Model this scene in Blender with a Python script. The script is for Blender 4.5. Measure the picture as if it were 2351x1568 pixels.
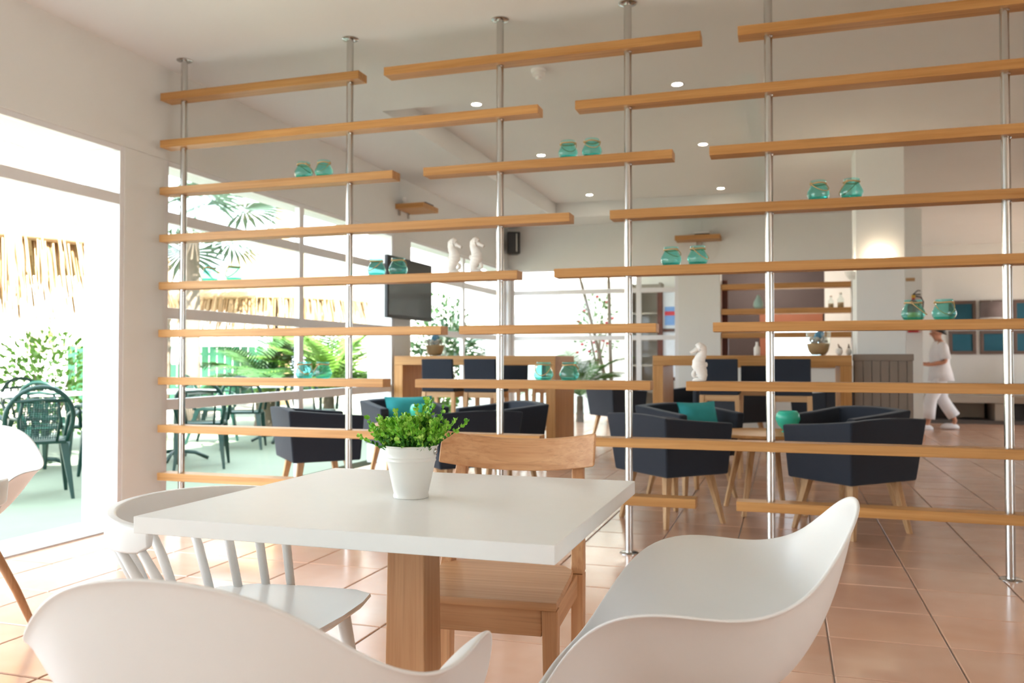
import bpy, bmesh, math, random
from mathutils import Vector, Matrix, Euler
PI = math.pi
def R(d): return math.radians(d)
random.seed(7)
for o in list(bpy.data.objects): bpy.data.objects.remove(o, do_unlink=True)
SC = bpy.context.scene
COL = SC.collection

# ------------------------------------------------------------------ camera
CAM_H = 1.07
cam_d = bpy.data.cameras.new('camera'); cam = bpy.data.objects.new('camera', cam_d); COL.objects.link(cam)
cam.location = (0, 0, CAM_H); cam.rotation_euler = (R(90 + 1.189), 0, R(17.84))
cam_d.sensor_fit = 'HORIZONTAL'; cam_d.sensor_width = 36.0; cam_d.lens = 1952.0 / 2351.0 * 36.0
cam_d.clip_start = .05; cam_d.clip_end = 200
cam_d.dof.use_dof = True; cam_d.dof.focus_distance = 2.05; cam_d.dof.aperture_fstop = 5.0
SC.camera = cam

# ------------------------------------------------------------------ sky, sun, exposure
w = bpy.data.worlds.new('hazy_sky'); SC.world = w; w.use_nodes = True
bg = w.node_tree.nodes['Background']; bg.inputs[0].default_value = (.77, .895, 1.0, 1); bg.inputs[1].default_value = 1.0
sun_d = bpy.data.lights.new('sun', 'SUN'); sun = bpy.data.objects.new('sun', sun_d); COL.objects.link(sun)
sun_d.energy = 4.5; sun_d.angle = R(1.0); sun_d.color = (1, .95, .86)
sun.rotation_euler = Vector((-.62, .42, -.80)).to_track_quat('-Z', 'Y').to_euler()
def portal(cx, cy, cz, sx, sy, direction):
    d = bpy.data.lights.new('window_portal', 'AREA'); d.shape = 'RECTANGLE'; d.size = sx; d.size_y = sy; d.energy = 1
    d.cycles.is_portal = True
    o = bpy.data.objects.new('window_portal', d); COL.objects.link(o); o.location = (cx, cy, cz)
    o.rotation_euler = Vector(direction).to_track_quat('-Z', 'Z').to_euler()
portal(-4.40, 2.30, 1.22, 2.35, 4.1, (1, 0, 0))
portal(-4.40, 6.55, 1.22, 2.35, 3.5, (1, 0, 0))
portal(-4.40, 10.45, 1.22, 2.35, 3.4, (1, 0, 0))
portal(-4.40, -2.0, 1.22, 2.35, 3.5, (1, 0, 0))
portal(-2.75, 12.62, 1.22, 2.5, 2.35, (0, -1, 0))
portal(7.3, 13.6, 1.25, 2.5, 2.4, (-1, 0, 0))
portal(7.3, -1.6, 1.25, 2.5, 3.0, (-1, 0, 0))
SC.view_settings.view_transform = 'Standard'; SC.view_settings.look = 'None'
SC.view_settings.gamma = 1.0; SC.view_settings.use_curve_mapping = False
SC.view_settings.exposure = 3.2

# ------------------------------------------------------------------ materials
MATS = {}
def nmat(name):
    m = bpy.data.materials.new(name); m.use_nodes = True; MATS[name] = m
    nt = m.node_tree; b = nt.nodes['Principled BSDF']; return m, nt, b
def lin(r, g, b):
    f = lambda c: (c/255/12.92) if c/255 <= .04045 else ((c/255+.055)/1.055)**2.4
    return (f(r), f(g), f(b), 1)
def node(nt, t, **k):
    n = nt.nodes.new(t)
    for a, v in k.items(): setattr(n, a, v)
    return n
def mixc(nt, fac, a, b, mode='MIX'):
    n = nt.nodes.new('ShaderNodeMix'); n.data_type = 'RGBA'; n.blend_type = mode
    for i, v in ((0, fac), (6, a), (7, b)):
        if hasattr(v, 'links'): nt.links.new(v, n.inputs[i])
        else: n.inputs[i].default_value = v
    return n.outputs[2]
def coords(nt, scale=(1, 1, 1), rot=(0, 0, 0), kind='Object'):
    t = node(nt, 'ShaderNodeTexCoord'); mp = node(nt, 'ShaderNodeMapping')
    mp.inputs['Scale'].default_value = scale; mp.inputs['Rotation'].default_value = rot
    nt.links.new(t.outputs[kind], mp.inputs[0]); return mp.outputs[0]
def noise(nt, vec, scale=5, detail=3, rough=.5, dist=0):
    n = node(nt, 'ShaderNodeTexNoise'); n.inputs['Scale'].default_value = scale; n.inputs['Detail'].default_value = detail
    n.inputs['Roughness'].default_value = rough; n.inputs['Distortion'].default_value = dist
    nt.links.new(vec, n.inputs['Vector']); return n.outputs['Fac']
def ramp(nt, fac, stops):
    n = node(nt, 'ShaderNodeValToRGB'); cr = n.color_ramp
    while len(cr.elements) > len(stops): cr.elements.remove(cr.elements[-1])
    while len(cr.elements) < len(stops): cr.elements.new(.5)
    for e, (p, c) in zip(cr.elements, stops): e.position = p; e.color = c
    nt.links.new(fac, n.inputs[0]); return n.outputs[0]
def bump(nt, b, h, strength=.2, dist=.01):
    n = node(nt, 'ShaderNodeBump'); n.inputs['Strength'].default_value = strength; n.inputs['Distance'].default_value = dist
    nt.links.new(h, n.inputs['Height']); nt.links.new(n.outputs[0], b.inputs['Normal'])
def objrand(nt):
    return node(nt, 'ShaderNodeObjectInfo').outputs['Random']

def plain(name, col, rough=.5, var=.05, metal=0, spec=.5, scale=8, bmp=0, bscale=60, coat=0):
    m, nt, b = nmat(name)
    f = noise(nt, coords(nt), scale, 3)
    dark = tuple(c*(1-var*2) for c in col[:3]) + (1,); lite = tuple(min(1, c*(1+var)) for c in col[:3]) + (1,)
    nt.links.new(mixc(nt, f, dark, lite), b.inputs['Base Color'])
    b.inputs['Roughness'].default_value = rough; b.inputs['Metallic'].default_value = metal
    b.inputs['Specular IOR Level'].default_value = spec; b.inputs['Coat Weight'].default_value = coat
    if bmp: bump(nt, b, noise(nt, coords(nt), bscale, 4), bmp, .004)
    return m
def wood(name, c_dark, c_lite, axis='X', rough=.45, fine=34, pore=.25, spec=.4):
    m, nt, b = nmat(name)
    s = {'X': (1.2, fine, fine), 'Y': (fine, 1.2, fine), 'Z': (fine, fine, 1.2)}[axis]
    o = node(nt, 'ShaderNodeObjectInfo'); t = node(nt, 'ShaderNodeTexCoord')
    va = node(nt, 'ShaderNodeVectorMath', operation='SCALE'); va.inputs['Scale'].default_value = 13.7
    cb = node(nt, 'ShaderNodeCombineXYZ')
    for i in range(3): nt.links.new(o.outputs['Random'], cb.inputs[i])
    nt.links.new(cb.outputs[0], va.inputs[0])
    ad = node(nt, 'ShaderNodeVectorMath', operation='ADD'); nt.links.new(t.outputs['Object'], ad.inputs[0]); nt.links.new(va.outputs[0], ad.inputs[1])
    mp = node(nt, 'ShaderNodeMapping'); mp.inputs['Scale'].default_value = s; nt.links.new(ad.outputs[0], mp.inputs[0])
    f1 = noise(nt, mp.outputs[0], 1.0, 4, .6, .8)
    s2 = tuple(v*3.2 if v > 2 else v*2.2 for v in s)
    mp2 = node(nt, 'ShaderNodeMapping'); mp2.inputs['Scale'].default_value = s2; nt.links.new(ad.outputs[0], mp2.inputs[0])
    f2 = noise(nt, mp2.outputs[0], 1.0, 3, .6)
    c = ramp(nt, f1, [(.28, c_dark), (.72, c_lite)])
    pc = tuple(v*.62 for v in c_dark[:3]) + (1,)
    pf = ramp(nt, f2, [(.30, (pore, pore, pore, 1)), (.46, (0, 0, 0, 1))])
    c2 = mixc(nt, pf, c, pc)
    rv = ramp(nt, o.outputs['Random'], [(0, (.86, .84, .82, 1)), (1, (1.06, 1.05, 1.04, 1))])
    nt.links.new(mixc(nt, 1.0, c2, rv, 'MULTIPLY'), b.inputs['Base Color'])
    b.inputs['Roughness'].default_value = rough; b.inputs['Specular IOR Level'].default_value = spec
    bump(nt, b, f2, .12, .002)
    return m
for ax in 'XYZ':
    wood('oak'+ax, lin(174, 122, 66), lin(206, 156, 97), ax)
    wood('beech'+ax, lin(190, 136, 92), lin(216, 168, 124), ax, fine=46, pore=.35)
    wood('ash'+ax, lin(190, 145, 98), lin(218, 180, 136), ax)
    wood('mahogany'+ax, lin(62, 26, 16), lin(110, 50, 32), ax)
plain('wall_paint', lin(229, 230, 228), .85, .015, scale=2.5, bmp=.05, bscale=180)
plain('ceiling_paint', lin(229, 230, 229), .9, .012, scale=2, bmp=.04, bscale=200)
plain('exterior_render', lin(240, 238, 232), .9, .03, scale=3, bmp=.15, bscale=90)
plain('frame_aluminium', lin(232, 232, 234), .4, .01)
plain('white_plastic', lin(234, 233, 231), .34, .008, spec=.45)
plain('white_lacquer', lin(236, 235, 233), .3, .008, spec=.45)
plain('table_laminate', lin(234, 233, 230), .38, .012, scale=30, spec=.4)
plain('pot_enamel', lin(224, 221, 214), .38, .012)
plain('ceramic_white', lin(232, 228, 222), .55, .03, scale=20, bmp=.25, bscale=160)
plain('black_plastic', (.018, .018, .02, 1), .45, .1)
plain('dark_metal', (.05, .05, .055, 1), .4, .1, metal=.8)
plain('tv_screen', (.012, .012, .014, 1), .12, .05, spec=.6)
plain('stone_sill', lin(214, 212, 210), .5, .05, scale=14)
plain('grout', lin(176, 166, 158), .9, .1, scale=40)
plain('rope', lin(196, 164, 118), .9, .15, scale=160, bmp=.5, bscale=300)
plain('sand', lin(190, 155, 115), .95, .15, scale=120, bmp=.4, bscale=300)
plain('skin', lin(196, 140, 112), .55, .04)
plain('hair_black', (.012, .010, .009, 1), .5, .2, scale=90)
plain('cloth_white', lin(232, 231, 234), .85, .03, scale=12, bmp=.2, bscale=30)
plain('cloth_plum', lin(58, 40, 56), .9, .1, scale=12)
plain('cloth_print', lin(120, 112, 104), .9, .6, scale=40)
plain('red_paint', lin(168, 22, 24), .35, .05)
plain('yellow_label', lin(214, 170, 60), .5, .05)
plain('taupe_paint', lin(134, 120, 108), .6, .03)
plain('bench_plaster', lin(168, 158, 146), .85, .04, scale=4)
plain('niche_paint', lin(92, 84, 80), .85, .05)
plain('frame_taupe', lin(110, 92, 84), .6, .05)
plain('teal_print', lin(22, 98, 122), .55, .12, scale=3)
plain('shade_fabric', lin(134, 122, 122), .9, .04, bmp=.2, bscale=200)
plain('brown_panel', lin(74, 62, 62), .6, .06)
plain('terracotta_paint', lin(150, 92, 66), .55, .05)
plain('cushion_teal', lin(58, 170, 176), .9, .06, scale=20, bmp=.25, bscale=220)
plain('mint_glass', lin(60, 200, 170), .25, .04, spec=.5)
plain('pear_ceramic', lin(164, 200, 194), .35, .08, scale=12)
plain('terrace_green', lin(112, 124, 104), .75, .05, scale=3)
plain('garden_ground', lin(150, 140, 122), .95, .1, scale=1.2)
plain('green_plastic', lin(14, 54, 46), .38, .06)
plain('straw', lin(186, 152, 112), .95, .25, scale=30)
plain('straw_dark', lin(160, 122, 82), .95, .25, scale=30)
plain('trunk_bark', lin(120, 106, 92), .95, .15, scale=16, bmp=.6, bscale=50)
plain('leaf_palm', lin(78, 116, 46), .55, .2, scale=6)
plain('leaf_blue', lin(104, 128, 112), .6, .2, scale=6)
plain('leaf_shrub', lin(96, 138, 46), .6, .25, scale=9)
plain('leaf_dark', lin(52, 92, 38), .55, .25, scale=9)
plain('petal_red', lin(170, 44, 58), .6, .1)
plain('fence_green', lin(24, 84, 56), .8, .05)
plain('poster_blue', lin(120, 164, 226), .5, .12, scale=9)
plain('poster_red', lin(206, 44, 60), .5, .03)
plain('poster_white', lin(226, 230, 240), .5, .05, scale=9)
plain('soil', (.03, .022, .015, 1), 1, .3, scale=60)
plain('earthenware', lin(200, 168, 128), .7, .06)
plain('shell_mix', lin(210, 200, 190), .7, .35, scale=60)
plain('blue_ribbon', lin(60, 130, 170), .7, .1)

# brushed stainless steel
m, nt, b = nmat('steel'); b.inputs['Metallic'].default_value = 1; b.inputs['Base Color'].default_value = (.56, .55, .53, 1)
f = noise(nt, coords(nt, (60, 60, 3)), 4, 2); nt.links.new(ramp(nt, f, [(.3, (.16, .16, .16, 1)), (.7, (.26, .26, .26, 1))]), b.inputs['Roughness'])

# upholstery: dark blue-grey woven wool
m, nt, b = nmat('upholstery'); v = coords(nt)
f = noise(nt, v, 9, 4); g = noise(nt, coords(nt, (1, 1, 1.6)), 260, 2, .7)
c = mixc(nt, f, (.013, .016, .024, 1), (.022, .027, .039, 1)); c = mixc(nt, g, c, (.036, .043, .059, 1))
nt.links.new(c, b.inputs['Base Color']); b.inputs['Roughness'].default_value = .95; b.inputs['Specular IOR Level'].default_value = .2
b.inputs['Sheen Weight'].default_value = .15; b.inputs['Sheen Roughness'].default_value = .5; bump(nt, b, g, .35, .003)

# terracotta floor tile: each piece its own tone, cloudy glaze
m, nt, b = nmat('terracotta'); t = node(nt, 'ShaderNodeTexCoord'); o = node(nt, 'ShaderNodeObjectInfo')
ad = node(nt, 'ShaderNodeVectorMath', operation='ADD'); nt.links.new(t.outputs['Object'], ad.inputs[0]); nt.links.new(o.outputs['Location'], ad.inputs[1])
f = noise(nt, ad.outputs[0], 2.6, 3, .45, .3); g = noise(nt, ad.outputs[0], 7, 2, .5)
c = ramp(nt, f, [(.2, lin(214, 166, 138)), (.5, lin(222, 180, 155)), (.8, lin(227, 192, 170))])
c = mixc(nt, ramp(nt, g, [(.2, (.16, .16, .16, 1)), (.75, (0, 0, 0, 1))]), c, lin(210, 158, 132))
rv = ramp(nt, o.outputs['Random'], [(0, (.90, .88, .86, 1)), (1, (1.04, 1.03, 1.03, 1))])
nt.links.new(mixc(nt, 1.0, c, rv, 'MULTIPLY'), b.inputs['Base Color'])
nt.links.new(ramp(nt, g, [(.3, (.17, .17, .17, 1)), (.8, (.23, .23, .23, 1))]), b.inputs['Roughness']); b.inputs['Specular IOR Level'].default_value = .75

def thin_glass(name, tint, refl, body=None, wob=0):
    m = bpy.data.materials.new(name); m.use_nodes = True; MATS[name] = m; nt = m.node_tree
    nt.nodes.remove(nt.nodes['Principled BSDF']); out = nt.nodes['Material Output']
    tr = node(nt, 'ShaderNodeBsdfTransparent'); tr.inputs[0].default_value = tint
    gl = node(nt, 'ShaderNodeBsdfGlossy'); gl.inputs['Roughness'].default_value = .04
    lw = node(nt, 'ShaderNodeLayerWeight'); lw.inputs[0].default_value = .5
    pw = node(nt, 'ShaderNodeMath', operation='POWER'); nt.links.new(lw.outputs['Facing'], pw.inputs[0]); pw.inputs[1].default_value = 4.0
    fr = node(nt, 'ShaderNodeMath', operation='MULTIPLY_ADD'); nt.links.new(pw.outputs[0], fr.inputs[0]); fr.inputs[1].default_value = refl; fr.inputs[2].default_value = refl*.07
    mx = node(nt, 'ShaderNodeMixShader'); nt.links.new(fr.outputs[0], mx.inputs[0])
    base = tr.outputs[0]
    if wob:
        bp = node(nt, 'ShaderNodeBump'); bp.inputs['Strength'].default_value = wob; bp.inputs['Distance'].default_value = .01
        nt.links.new(noise(nt, coords(nt), 38, 2), bp.inputs['Height']); nt.links.new(bp.outputs[0], gl.inputs['Normal']); nt.links.new(bp.outputs[0], lw.inputs['Normal'])
        tc = mixc(nt, noise(nt, coords(nt), 22, 3), tint, tuple(min(1, v*1.25) for v in tint[:3]) + (1,)); nt.links.new(tc, tr.inputs[0])
    if body:
        df = node(nt, 'ShaderNodeBsdfTranslucent'); df.inputs[0].default_value = body[0]
        m2 = node(nt, 'ShaderNodeMixShader'); m2.inputs[0].default_value = body[1]
        nt.links.new(tr.outputs[0], m2.inputs[1]); nt.links.new(df.outputs[0], m2.inputs[2]); base = m2.outputs[0]
    nt.links.new(base, mx.inputs[1]); nt.links.new(gl.outputs[0], mx.inputs[2]); nt.links.new(mx.outputs[0], out.inputs[0])
thin_glass('window_glass', (.97, .985, .98, 1), .35)
thin_glass('jar_glass', (.44, .86, .81, 1), 1.0, ((.30, .82, .76, 1), .10), .5)
thin_glass('clear_glass', (.90, .95, .94, 1), .7)
m, nt, b = nmat('lamp_glow'); b.inputs['Emission Color'].default_value = (1, .86, .66, 1); b.inputs['Emission Strength'].default_value = 9
# leaf of the potted plant: light tips, slightly translucent
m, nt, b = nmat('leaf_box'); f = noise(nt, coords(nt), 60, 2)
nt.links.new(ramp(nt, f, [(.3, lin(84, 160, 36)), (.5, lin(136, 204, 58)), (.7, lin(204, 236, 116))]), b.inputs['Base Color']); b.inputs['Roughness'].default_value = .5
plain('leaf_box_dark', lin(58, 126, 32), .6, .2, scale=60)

# ------------------------------------------------------------------ mesh helpers
class MB:
    def __init__(s): s.v = []; s.f = []
    def add(s, vs, fs):
        n = len(s.v); s.v += [tuple(p) for p in vs]; s.f += [tuple(i+n for i in f) for f in fs]; return s
    def box(s, x0, x1, y0, y1, z0, z1, M=None):
        p = [Vector((x, y, z)) for z in (z0, z1) for y in (y0, y1) for x in (x0, x1)]
        if M is not None: p = [M @ q for q in p]
        return s.add(p, [(0, 2, 3, 1), (4, 5, 7, 6), (0, 1, 5, 4), (2, 6, 7, 3), (0, 4, 6, 2), (1, 3, 7, 5)])
    def hexa(s, bot, top):      # eight corner points, both rings counter-clockwise seen from above
        return s.add(list(bot)+list(top), [(3, 2, 1, 0), (4, 5, 6, 7), (0, 1, 5, 4), (1, 2, 6, 5), (2, 3, 7, 6), (3, 0, 4, 7)])
    def rings(s, rs, cap=True, close=False):
        n = len(rs[0]); b = len(s.v)
        for r in rs: s.v += [tuple(p) for p in r]
        m = len(rs)
        for i in range(m if close else m-1):
            for j in range(n):
                a = b+i*n+j; c = b+i*n+(j+1) % n; d = b+((i+1) % m)*n+(j+1) % n; e = b+((i+1) % m)*n+j
                s.f.append((a, c, d, e))
        if cap and not close:
            s.f.append(tuple(b+j for j in reversed(range(n)))); s.f.append(tuple(b+(m-1)*n+j for j in range(n)))
        return s
    def lathe(s, prof, n=24, c=(0, 0, 0), cap=True):
        return s.rings([[(c[0]+r*math.cos(2*PI*j/n), c[1]+r*math.sin(2*PI*j/n), c[2]+z) for j in range(n)] for r, z in prof], cap)
    def tube(s, path, rad, n=8, cap=True, close=False):
        path = [Vector(p) for p in path]; m = len(path); rs = []; up = None
        rad = rad if isinstance(rad, (list, tuple)) else [rad]*m
        for i, p in enumerate(path):
            if close: d = path[(i+1) % m]-path[i-1]
            else: d = path[min(i+1, m-1)]-path[max(i-1, 0)]
            d.normalize()
            if up is None: up = Vector((0, 0, 1)) if abs(d.z) < .9 else Vector((1, 0, 0))
            x = d.cross(up); x.normalize(); y = x.cross(d); y.normalize(); up = y
            rs.append([p+x*rad[i]*math.cos(2*PI*j/n)+y*rad[i]*math.sin(2*PI*j/n) for j in range(n)])
        return s.rings(rs, cap, close)
    def taper(s, p0, p1, a0, a1, n=4, rot=PI/4):   # straight tapered leg of square (n=4) or round section
        p0, p1 = Vector(p0), Vector(p1); k = math.sqrt(2) if n == 4 else 1
        return s.rings([[(p.x+a*k*math.cos(rot+2*PI*j/n), p.y+a*k*math.sin(rot+2*PI*j/n), p.z) for j in range(n)] for p, a in ((p0, a0), (p1, a1))])
    def ball(s, c, r, n=12, m=8):
        r = r if isinstance(r, (list, tuple)) else (r, r, r)
        rs = [[(c[0]+r[0]*math.sin(PI*i/m)*math.cos(2*PI*j/n), c[1]+r[1]*math.sin(PI*i/m)*math.sin(2*PI*j/n), c[2]-r[2]*math.cos(PI*i/m)) for j in range(n)] for i in range(1, m)]
        return s.rings(rs)
    def build(s, name, mat, parent=None, loc=None, smooth=False, bevel=0, seg=2, subsurf=0, solid=0, kind=None, angle=None):
        me = bpy.data.meshes.new(name); me.from_pydata(s.v, [], s.f); me.update()
        o = bpy.data.objects.new(name, me); COL.objects.link(o)
        me.materials.append(MATS[mat])
        if parent: o.parent = parent
        if loc: o.location = loc
        if smooth or angle:
            me.polygons.foreach_set('use_smooth', [True]*len(me.polygons))
            if angle and not (bevel or subsurf): me.set_sharp_from_angle(angle=R(angle))
        if solid: md = o.modifiers.new('solid', 'SOLIDIFY'); md.thickness = solid; md.offset = 0
        if bevel:
            md = o.modifiers.new('bevel', 'BEVEL'); md.width = bevel; md.segments = seg; md.limit_method = 'ANGLE'; md.angle_limit = R(40)
            me.polygons.foreach_set('use_smooth', [True]*len(me.polygons)); md.harden_normals = True
        if subsurf: md = o.modifiers.new('sub', 'SUBSURF'); md.levels = subsurf; md.render_levels = subsurf
        if kind: o['kind'] = kind
        return o
def tag(o, label, cat, group=None):
    o['label'] = label; o['category'] = cat
    if group: o['group'] = group
    return o
def thing(name, label, cat, loc=(0, 0, 0), rz=0, group=None):
    o = bpy.data.objects.new(name, None); COL.objects.link(o); o.empty_display_size = .1
    o.location = loc; o.rotation_euler = (0, 0, rz); return tag(o, label, cat, group)
def group_empty(name, parent):
    o = bpy.data.objects.new(name, None); COL.objects.link(o); o.parent = parent; return o
def struct(o): o['kind'] = 'structure'; return o
def copy_tree(o, parent=None):
    c = o.copy(); COL.objects.link(c); c.parent = parent
    for ch in list(o.children): copy_tree(ch, c)
    return c
def place(src, used, label, loc, rz=0, group=None, sc=None):
    o = copy_tree(src) if used[0] else src; used[0] = True
    o.location = loc; o.rotation_euler = (0, 0, rz); o['label'] = label
    if group: o['group'] = group
    if sc: o.scale = (sc, sc, sc)
    return o
def heading(dx, dy): return math.atan2(dy, dx)-PI/2     # local +y turned to (dx, dy)
def bez(p0, p1, p2, p3, t):
    return p0*(1-t)**3+p1*3*t*(1-t)**2+p2*3*t*t*(1-t)+p3*t**3
# ================================================================== the setting
CEIL = 3.06
XW = -4.02           # inner face of the window wall
XO = -4.34           # outer face
YB = 12.3            # inner face of the far wall
T = .4235            # floor tile pitch
# ---- floor: grout bed with terracotta tiles laid on it
floor = struct(MB().box(XW+.001, 7, -4, 16.4, -.04, -.006).build('floor', 'grout'))
def tile_mesh():
    h = T/2-.003; mb = MB()
    ring = lambda a, z: [(-a, -a, z), (a, -a, z), (a, a, z), (-a, a, z)]
    mb.rings([ring(h, -.0055), ring(h, -.0022), ring(h-.004, 0)], cap=True); mb.f.pop(-2); return mb
proto = tile_mesh().build('tile', 'terracotta', floor)
fwd = cam.rotation_euler.to_matrix() @ Vector((0, 0, -1)); rgt = cam.rotation_euler.to_matrix() @ Vector((1, 0, 0)); upv = cam.rotation_euler.to_matrix() @ Vector((0, 1, 0))
cells = []
ix0 = math.ceil((XW-.148)/T); iy0 = math.ceil((-4-3.095)/T)
for i in range(ix0, int((7-.148)/T)):
    for j in range(iy0, int((16.4-3.095)/T)):
        cx = .148+(i+.5)*T; cy = 3.095+(j+.5)*T
        d = Vector((cx, cy, 0))-cam.location; dep = d.dot(fwd)
        vis = dep > .6 and abs(d.dot(rgt)/dep*1952) < 1175+120 and -784 < d.dot(upv)/dep*-1952 < 784+160
        cells.append((0 if vis else 1, dep if vis else abs(cy), cx, cy))
cells.sort()
rest = MB(); n_single = 0
for k, (hid, dep, cx, cy) in enumerate(cells):
    if not hid and n_single < 300:
        if n_single == 0: proto.location = (cx, cy, 0)
        else:
            c = proto.copy(); COL.objects.link(c); c.parent = floor; c.location = (cx, cy, 0)
        n_single += 1
    else:
        t = tile_mesh(); rest.add([(x+cx, y+cy, z) for x, y, z in t.v], t.f)
# edge strip of cut tiles along the window wall
xe = .148+ix0*T
for j in range(iy0, int((16.4-3.095)/T)):
    y0 = 3.095+j*T+.003; rest.box(XW+.004, xe-.003, y0, y0+T-.006, -.0055, 0)
rest.build('tile_field', 'terracotta', floor, kind='stuff')

# ---- window wall (left)
wl = MB()
wl.box(XO, XW, -4.3, 12.62, 2.43, 3.4)                       # lintel band above all openings
for y0, y1 in ((-4.3, -3.7), (-.35, .25), (4.40, 4.765), (8.34, 8.73), (12.16, 12.62)): wl.box(XO, XW, y0, y1, -.05, 2.43)
struct(wl.build('wall_left', 'wall_paint', bevel=.004))
struct(MB().box(XO-.02, XW+.03, .25, 4.40, -.03, .012).build('trim_1', 'stone_sill', bevel=.004))     # door threshold
# ---- far wall with window, solid piece, serving hatch
wb = MB()
wb.box(XW, 1.72, YB, YB+.25, 2.42, 3.4)
wb.box(-1.46, -.87, YB, YB+.25, 0, 2.42); wb.box(.85, 1.72, YB, YB+.25, 0, 2.42)
wb.box(-.87, .85, YB, YB+.25, 0, .95)                         # parapet under the hatch
struct(wb.build('wall_back', 'wall_paint', bevel=.004))
struct(MB().box(1.30, 1.50, YB+.25, 16.4, 0, 3.4).build('wall_corridor', 'wall_paint'))
struct(MB().box(1.30, 7, 16.4, 16.6, 0, 3.4).build('wall_far', 'wall_paint'))
struct(MB().box(7, 7.2, -4.3, 16.6, 2.5, 3.4).box(7, 7.2, -4.3, -3.1, 0, 2.5).box(7, 7.2, -.1, 12.4, 0, 2.5).box(7, 7.2, 14.8, 16.6, 0, 2.5).build('wall_right', 'wall_paint'))  # gaps left for two added daylight windows out of view
# wall behind the camera, glazed between piers
struct(MB().box(XW, 7, -4.3, -4, 0, 3.4).build('wall_front', 'wall_paint'))
# ---- ceiling with the raised tray
CX0, CX1, CY0, CY1, CZ = -3.07, -.19, 6.14, 11.56, 3.262
cl = MB()
for x0, x1, y0, y1 in ((XW-.3, CX0, -4.3, 16.6), (CX1, 7.2, -4.3, 16.6), (CX0, CX1, -4.3, CY0), (CX0, CX1, CY1, 16.6)): cl.box(x0, x1, y0, y1, CEIL, 3.42)
cl.box(CX0, CX1, CY0, CY1, CZ, 3.42)
struct(cl.build('ceiling', 'ceiling_paint'))
# ---- skirting
for i, (x0, x1, y0, y1) in enumerate(((1.50, 1.514, YB+.26, 16.4), (.85, 1.735, YB-.014, YB), (-1.46, -.87, YB-.014, YB), (1.52, 7, 16.386, 16.4))):
    struct(MB().box(x0, x1, y0, y1, 0, .085).build('baseboard_%s' % ('corridor', 'hatch', 'pier', 'far')[i], 'terracotta', bevel=.003))

# ---- aluminium windows
def window(name, axis, plane, a0, a1, mull, rails, z0=.0, z1=2.43, rail_w=.06, fr=.05, glass=True, dirn=1, doors=()):
    root = struct(bpy.data.objects.new(name, None)); COL.objects.link(root)
    d0, d1 = (plane-.055, plane-.005) if dirn > 0 else (plane+.005, plane+.055)
    def bx(mb, p, q, z, zz, e=0):
        if axis == 'X': mb.box(d0-e, d1+e, p, q, z, zz)
        else: mb.box(p, q, d0-e, d1+e, z, zz)
        return mb
    bx(MB(), a0, a0+fr, z0, z1).build('frame_post', 'frame_aluminium', root, bevel=.003)
    bx(MB(), a1-fr, a1, z0, z1).build('frame_post', 'frame_aluminium', root, bevel=.003)
    bx(MB(), a0+fr, a1-fr, z1-.035, z1).build('frame_head', 'frame_aluminium', root, bevel=.003)
    edges = [a0+fr]
    for mm in mull:
        bx(MB(), mm-.035, mm+.035, z0, z1-.035).build('mullion', 'frame_aluminium', root, bevel=.003); edges += [mm-.035, mm+.035]
    edges.append(a1-fr)
    for i in range(0, len(edges), 2):
        p, q = edges[i], edges[i+1]; zs = [z0]
        for zc in rails:
            bx(MB(), p, q, zc-rail_w/2, zc+rail_w/2, -.004).build('rail', 'frame_aluminium', root, bevel=.003); zs += [zc-rail_w/2, zc+rail_w/2]
        zs.append(z1-.035)
        for k in range(0, len(zs), 2):
            if (i//2, k//2) in doors: continue
            g = MB(); c = (d0+d1)/2
            if axis == 'X': g.add([(c, p, zs[k]), (c, q, zs[k]), (c, q, zs[k+1]), (c, p, zs[k+1])], [(0, 1, 2, 3)])
            else: g.add([(p, c, zs[k]), (q, c, zs[k]), (q, c, zs[k+1]), (p, c, zs[k+1])], [(0, 1, 2, 3)])
            g.build('pane', 'window_glass', root)
    return root
window('window_1', 'X', XW, 4.765, 8.34, (6.504,), (2.045, 1.387, .758), rail_w=.075)
window('window_2', 'X', XW, 8.73, 12.16, (10.45,), (2.045, 1.387, .758), rail_w=.075)
window('window_3', 'Y', YB, -3.98, -1.46, (-2.19, -2.03), (2.07, 1.383), z1=2.42, rail_w=.066, dirn=-1)
window('door_1', 'X', XW, .25, 4.40, (), (2.09,), z0=.012, rail_w=.07, fr=.035, doors=((0, 0),))      # door opening, leaf slid away, glazed transom
window('window_4', 'X', XW, -3.7, -.35, (-2.0,), (2.09,), rail_w=.07)
window('added_window_5', 'X', 7, -3.1, -.1, (-1.6,), (2.09,), z1=2.5, dirn=-1)  # unseen, added to bring daylight onto the right-hand floor and ceiling
window('added_window_6', 'X', 7, 12.4, 14.8, (13.6,), (2.09,), z1=2.5, dirn=-1)  # out of view, added so daylight reaches the corridor
# corner post between the two glazed walls
struct(MB().box(-4.03, -3.97, 12.16, YB, 0, 2.43).build('trim_2', 'frame_aluminium', bevel=.004))

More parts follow.
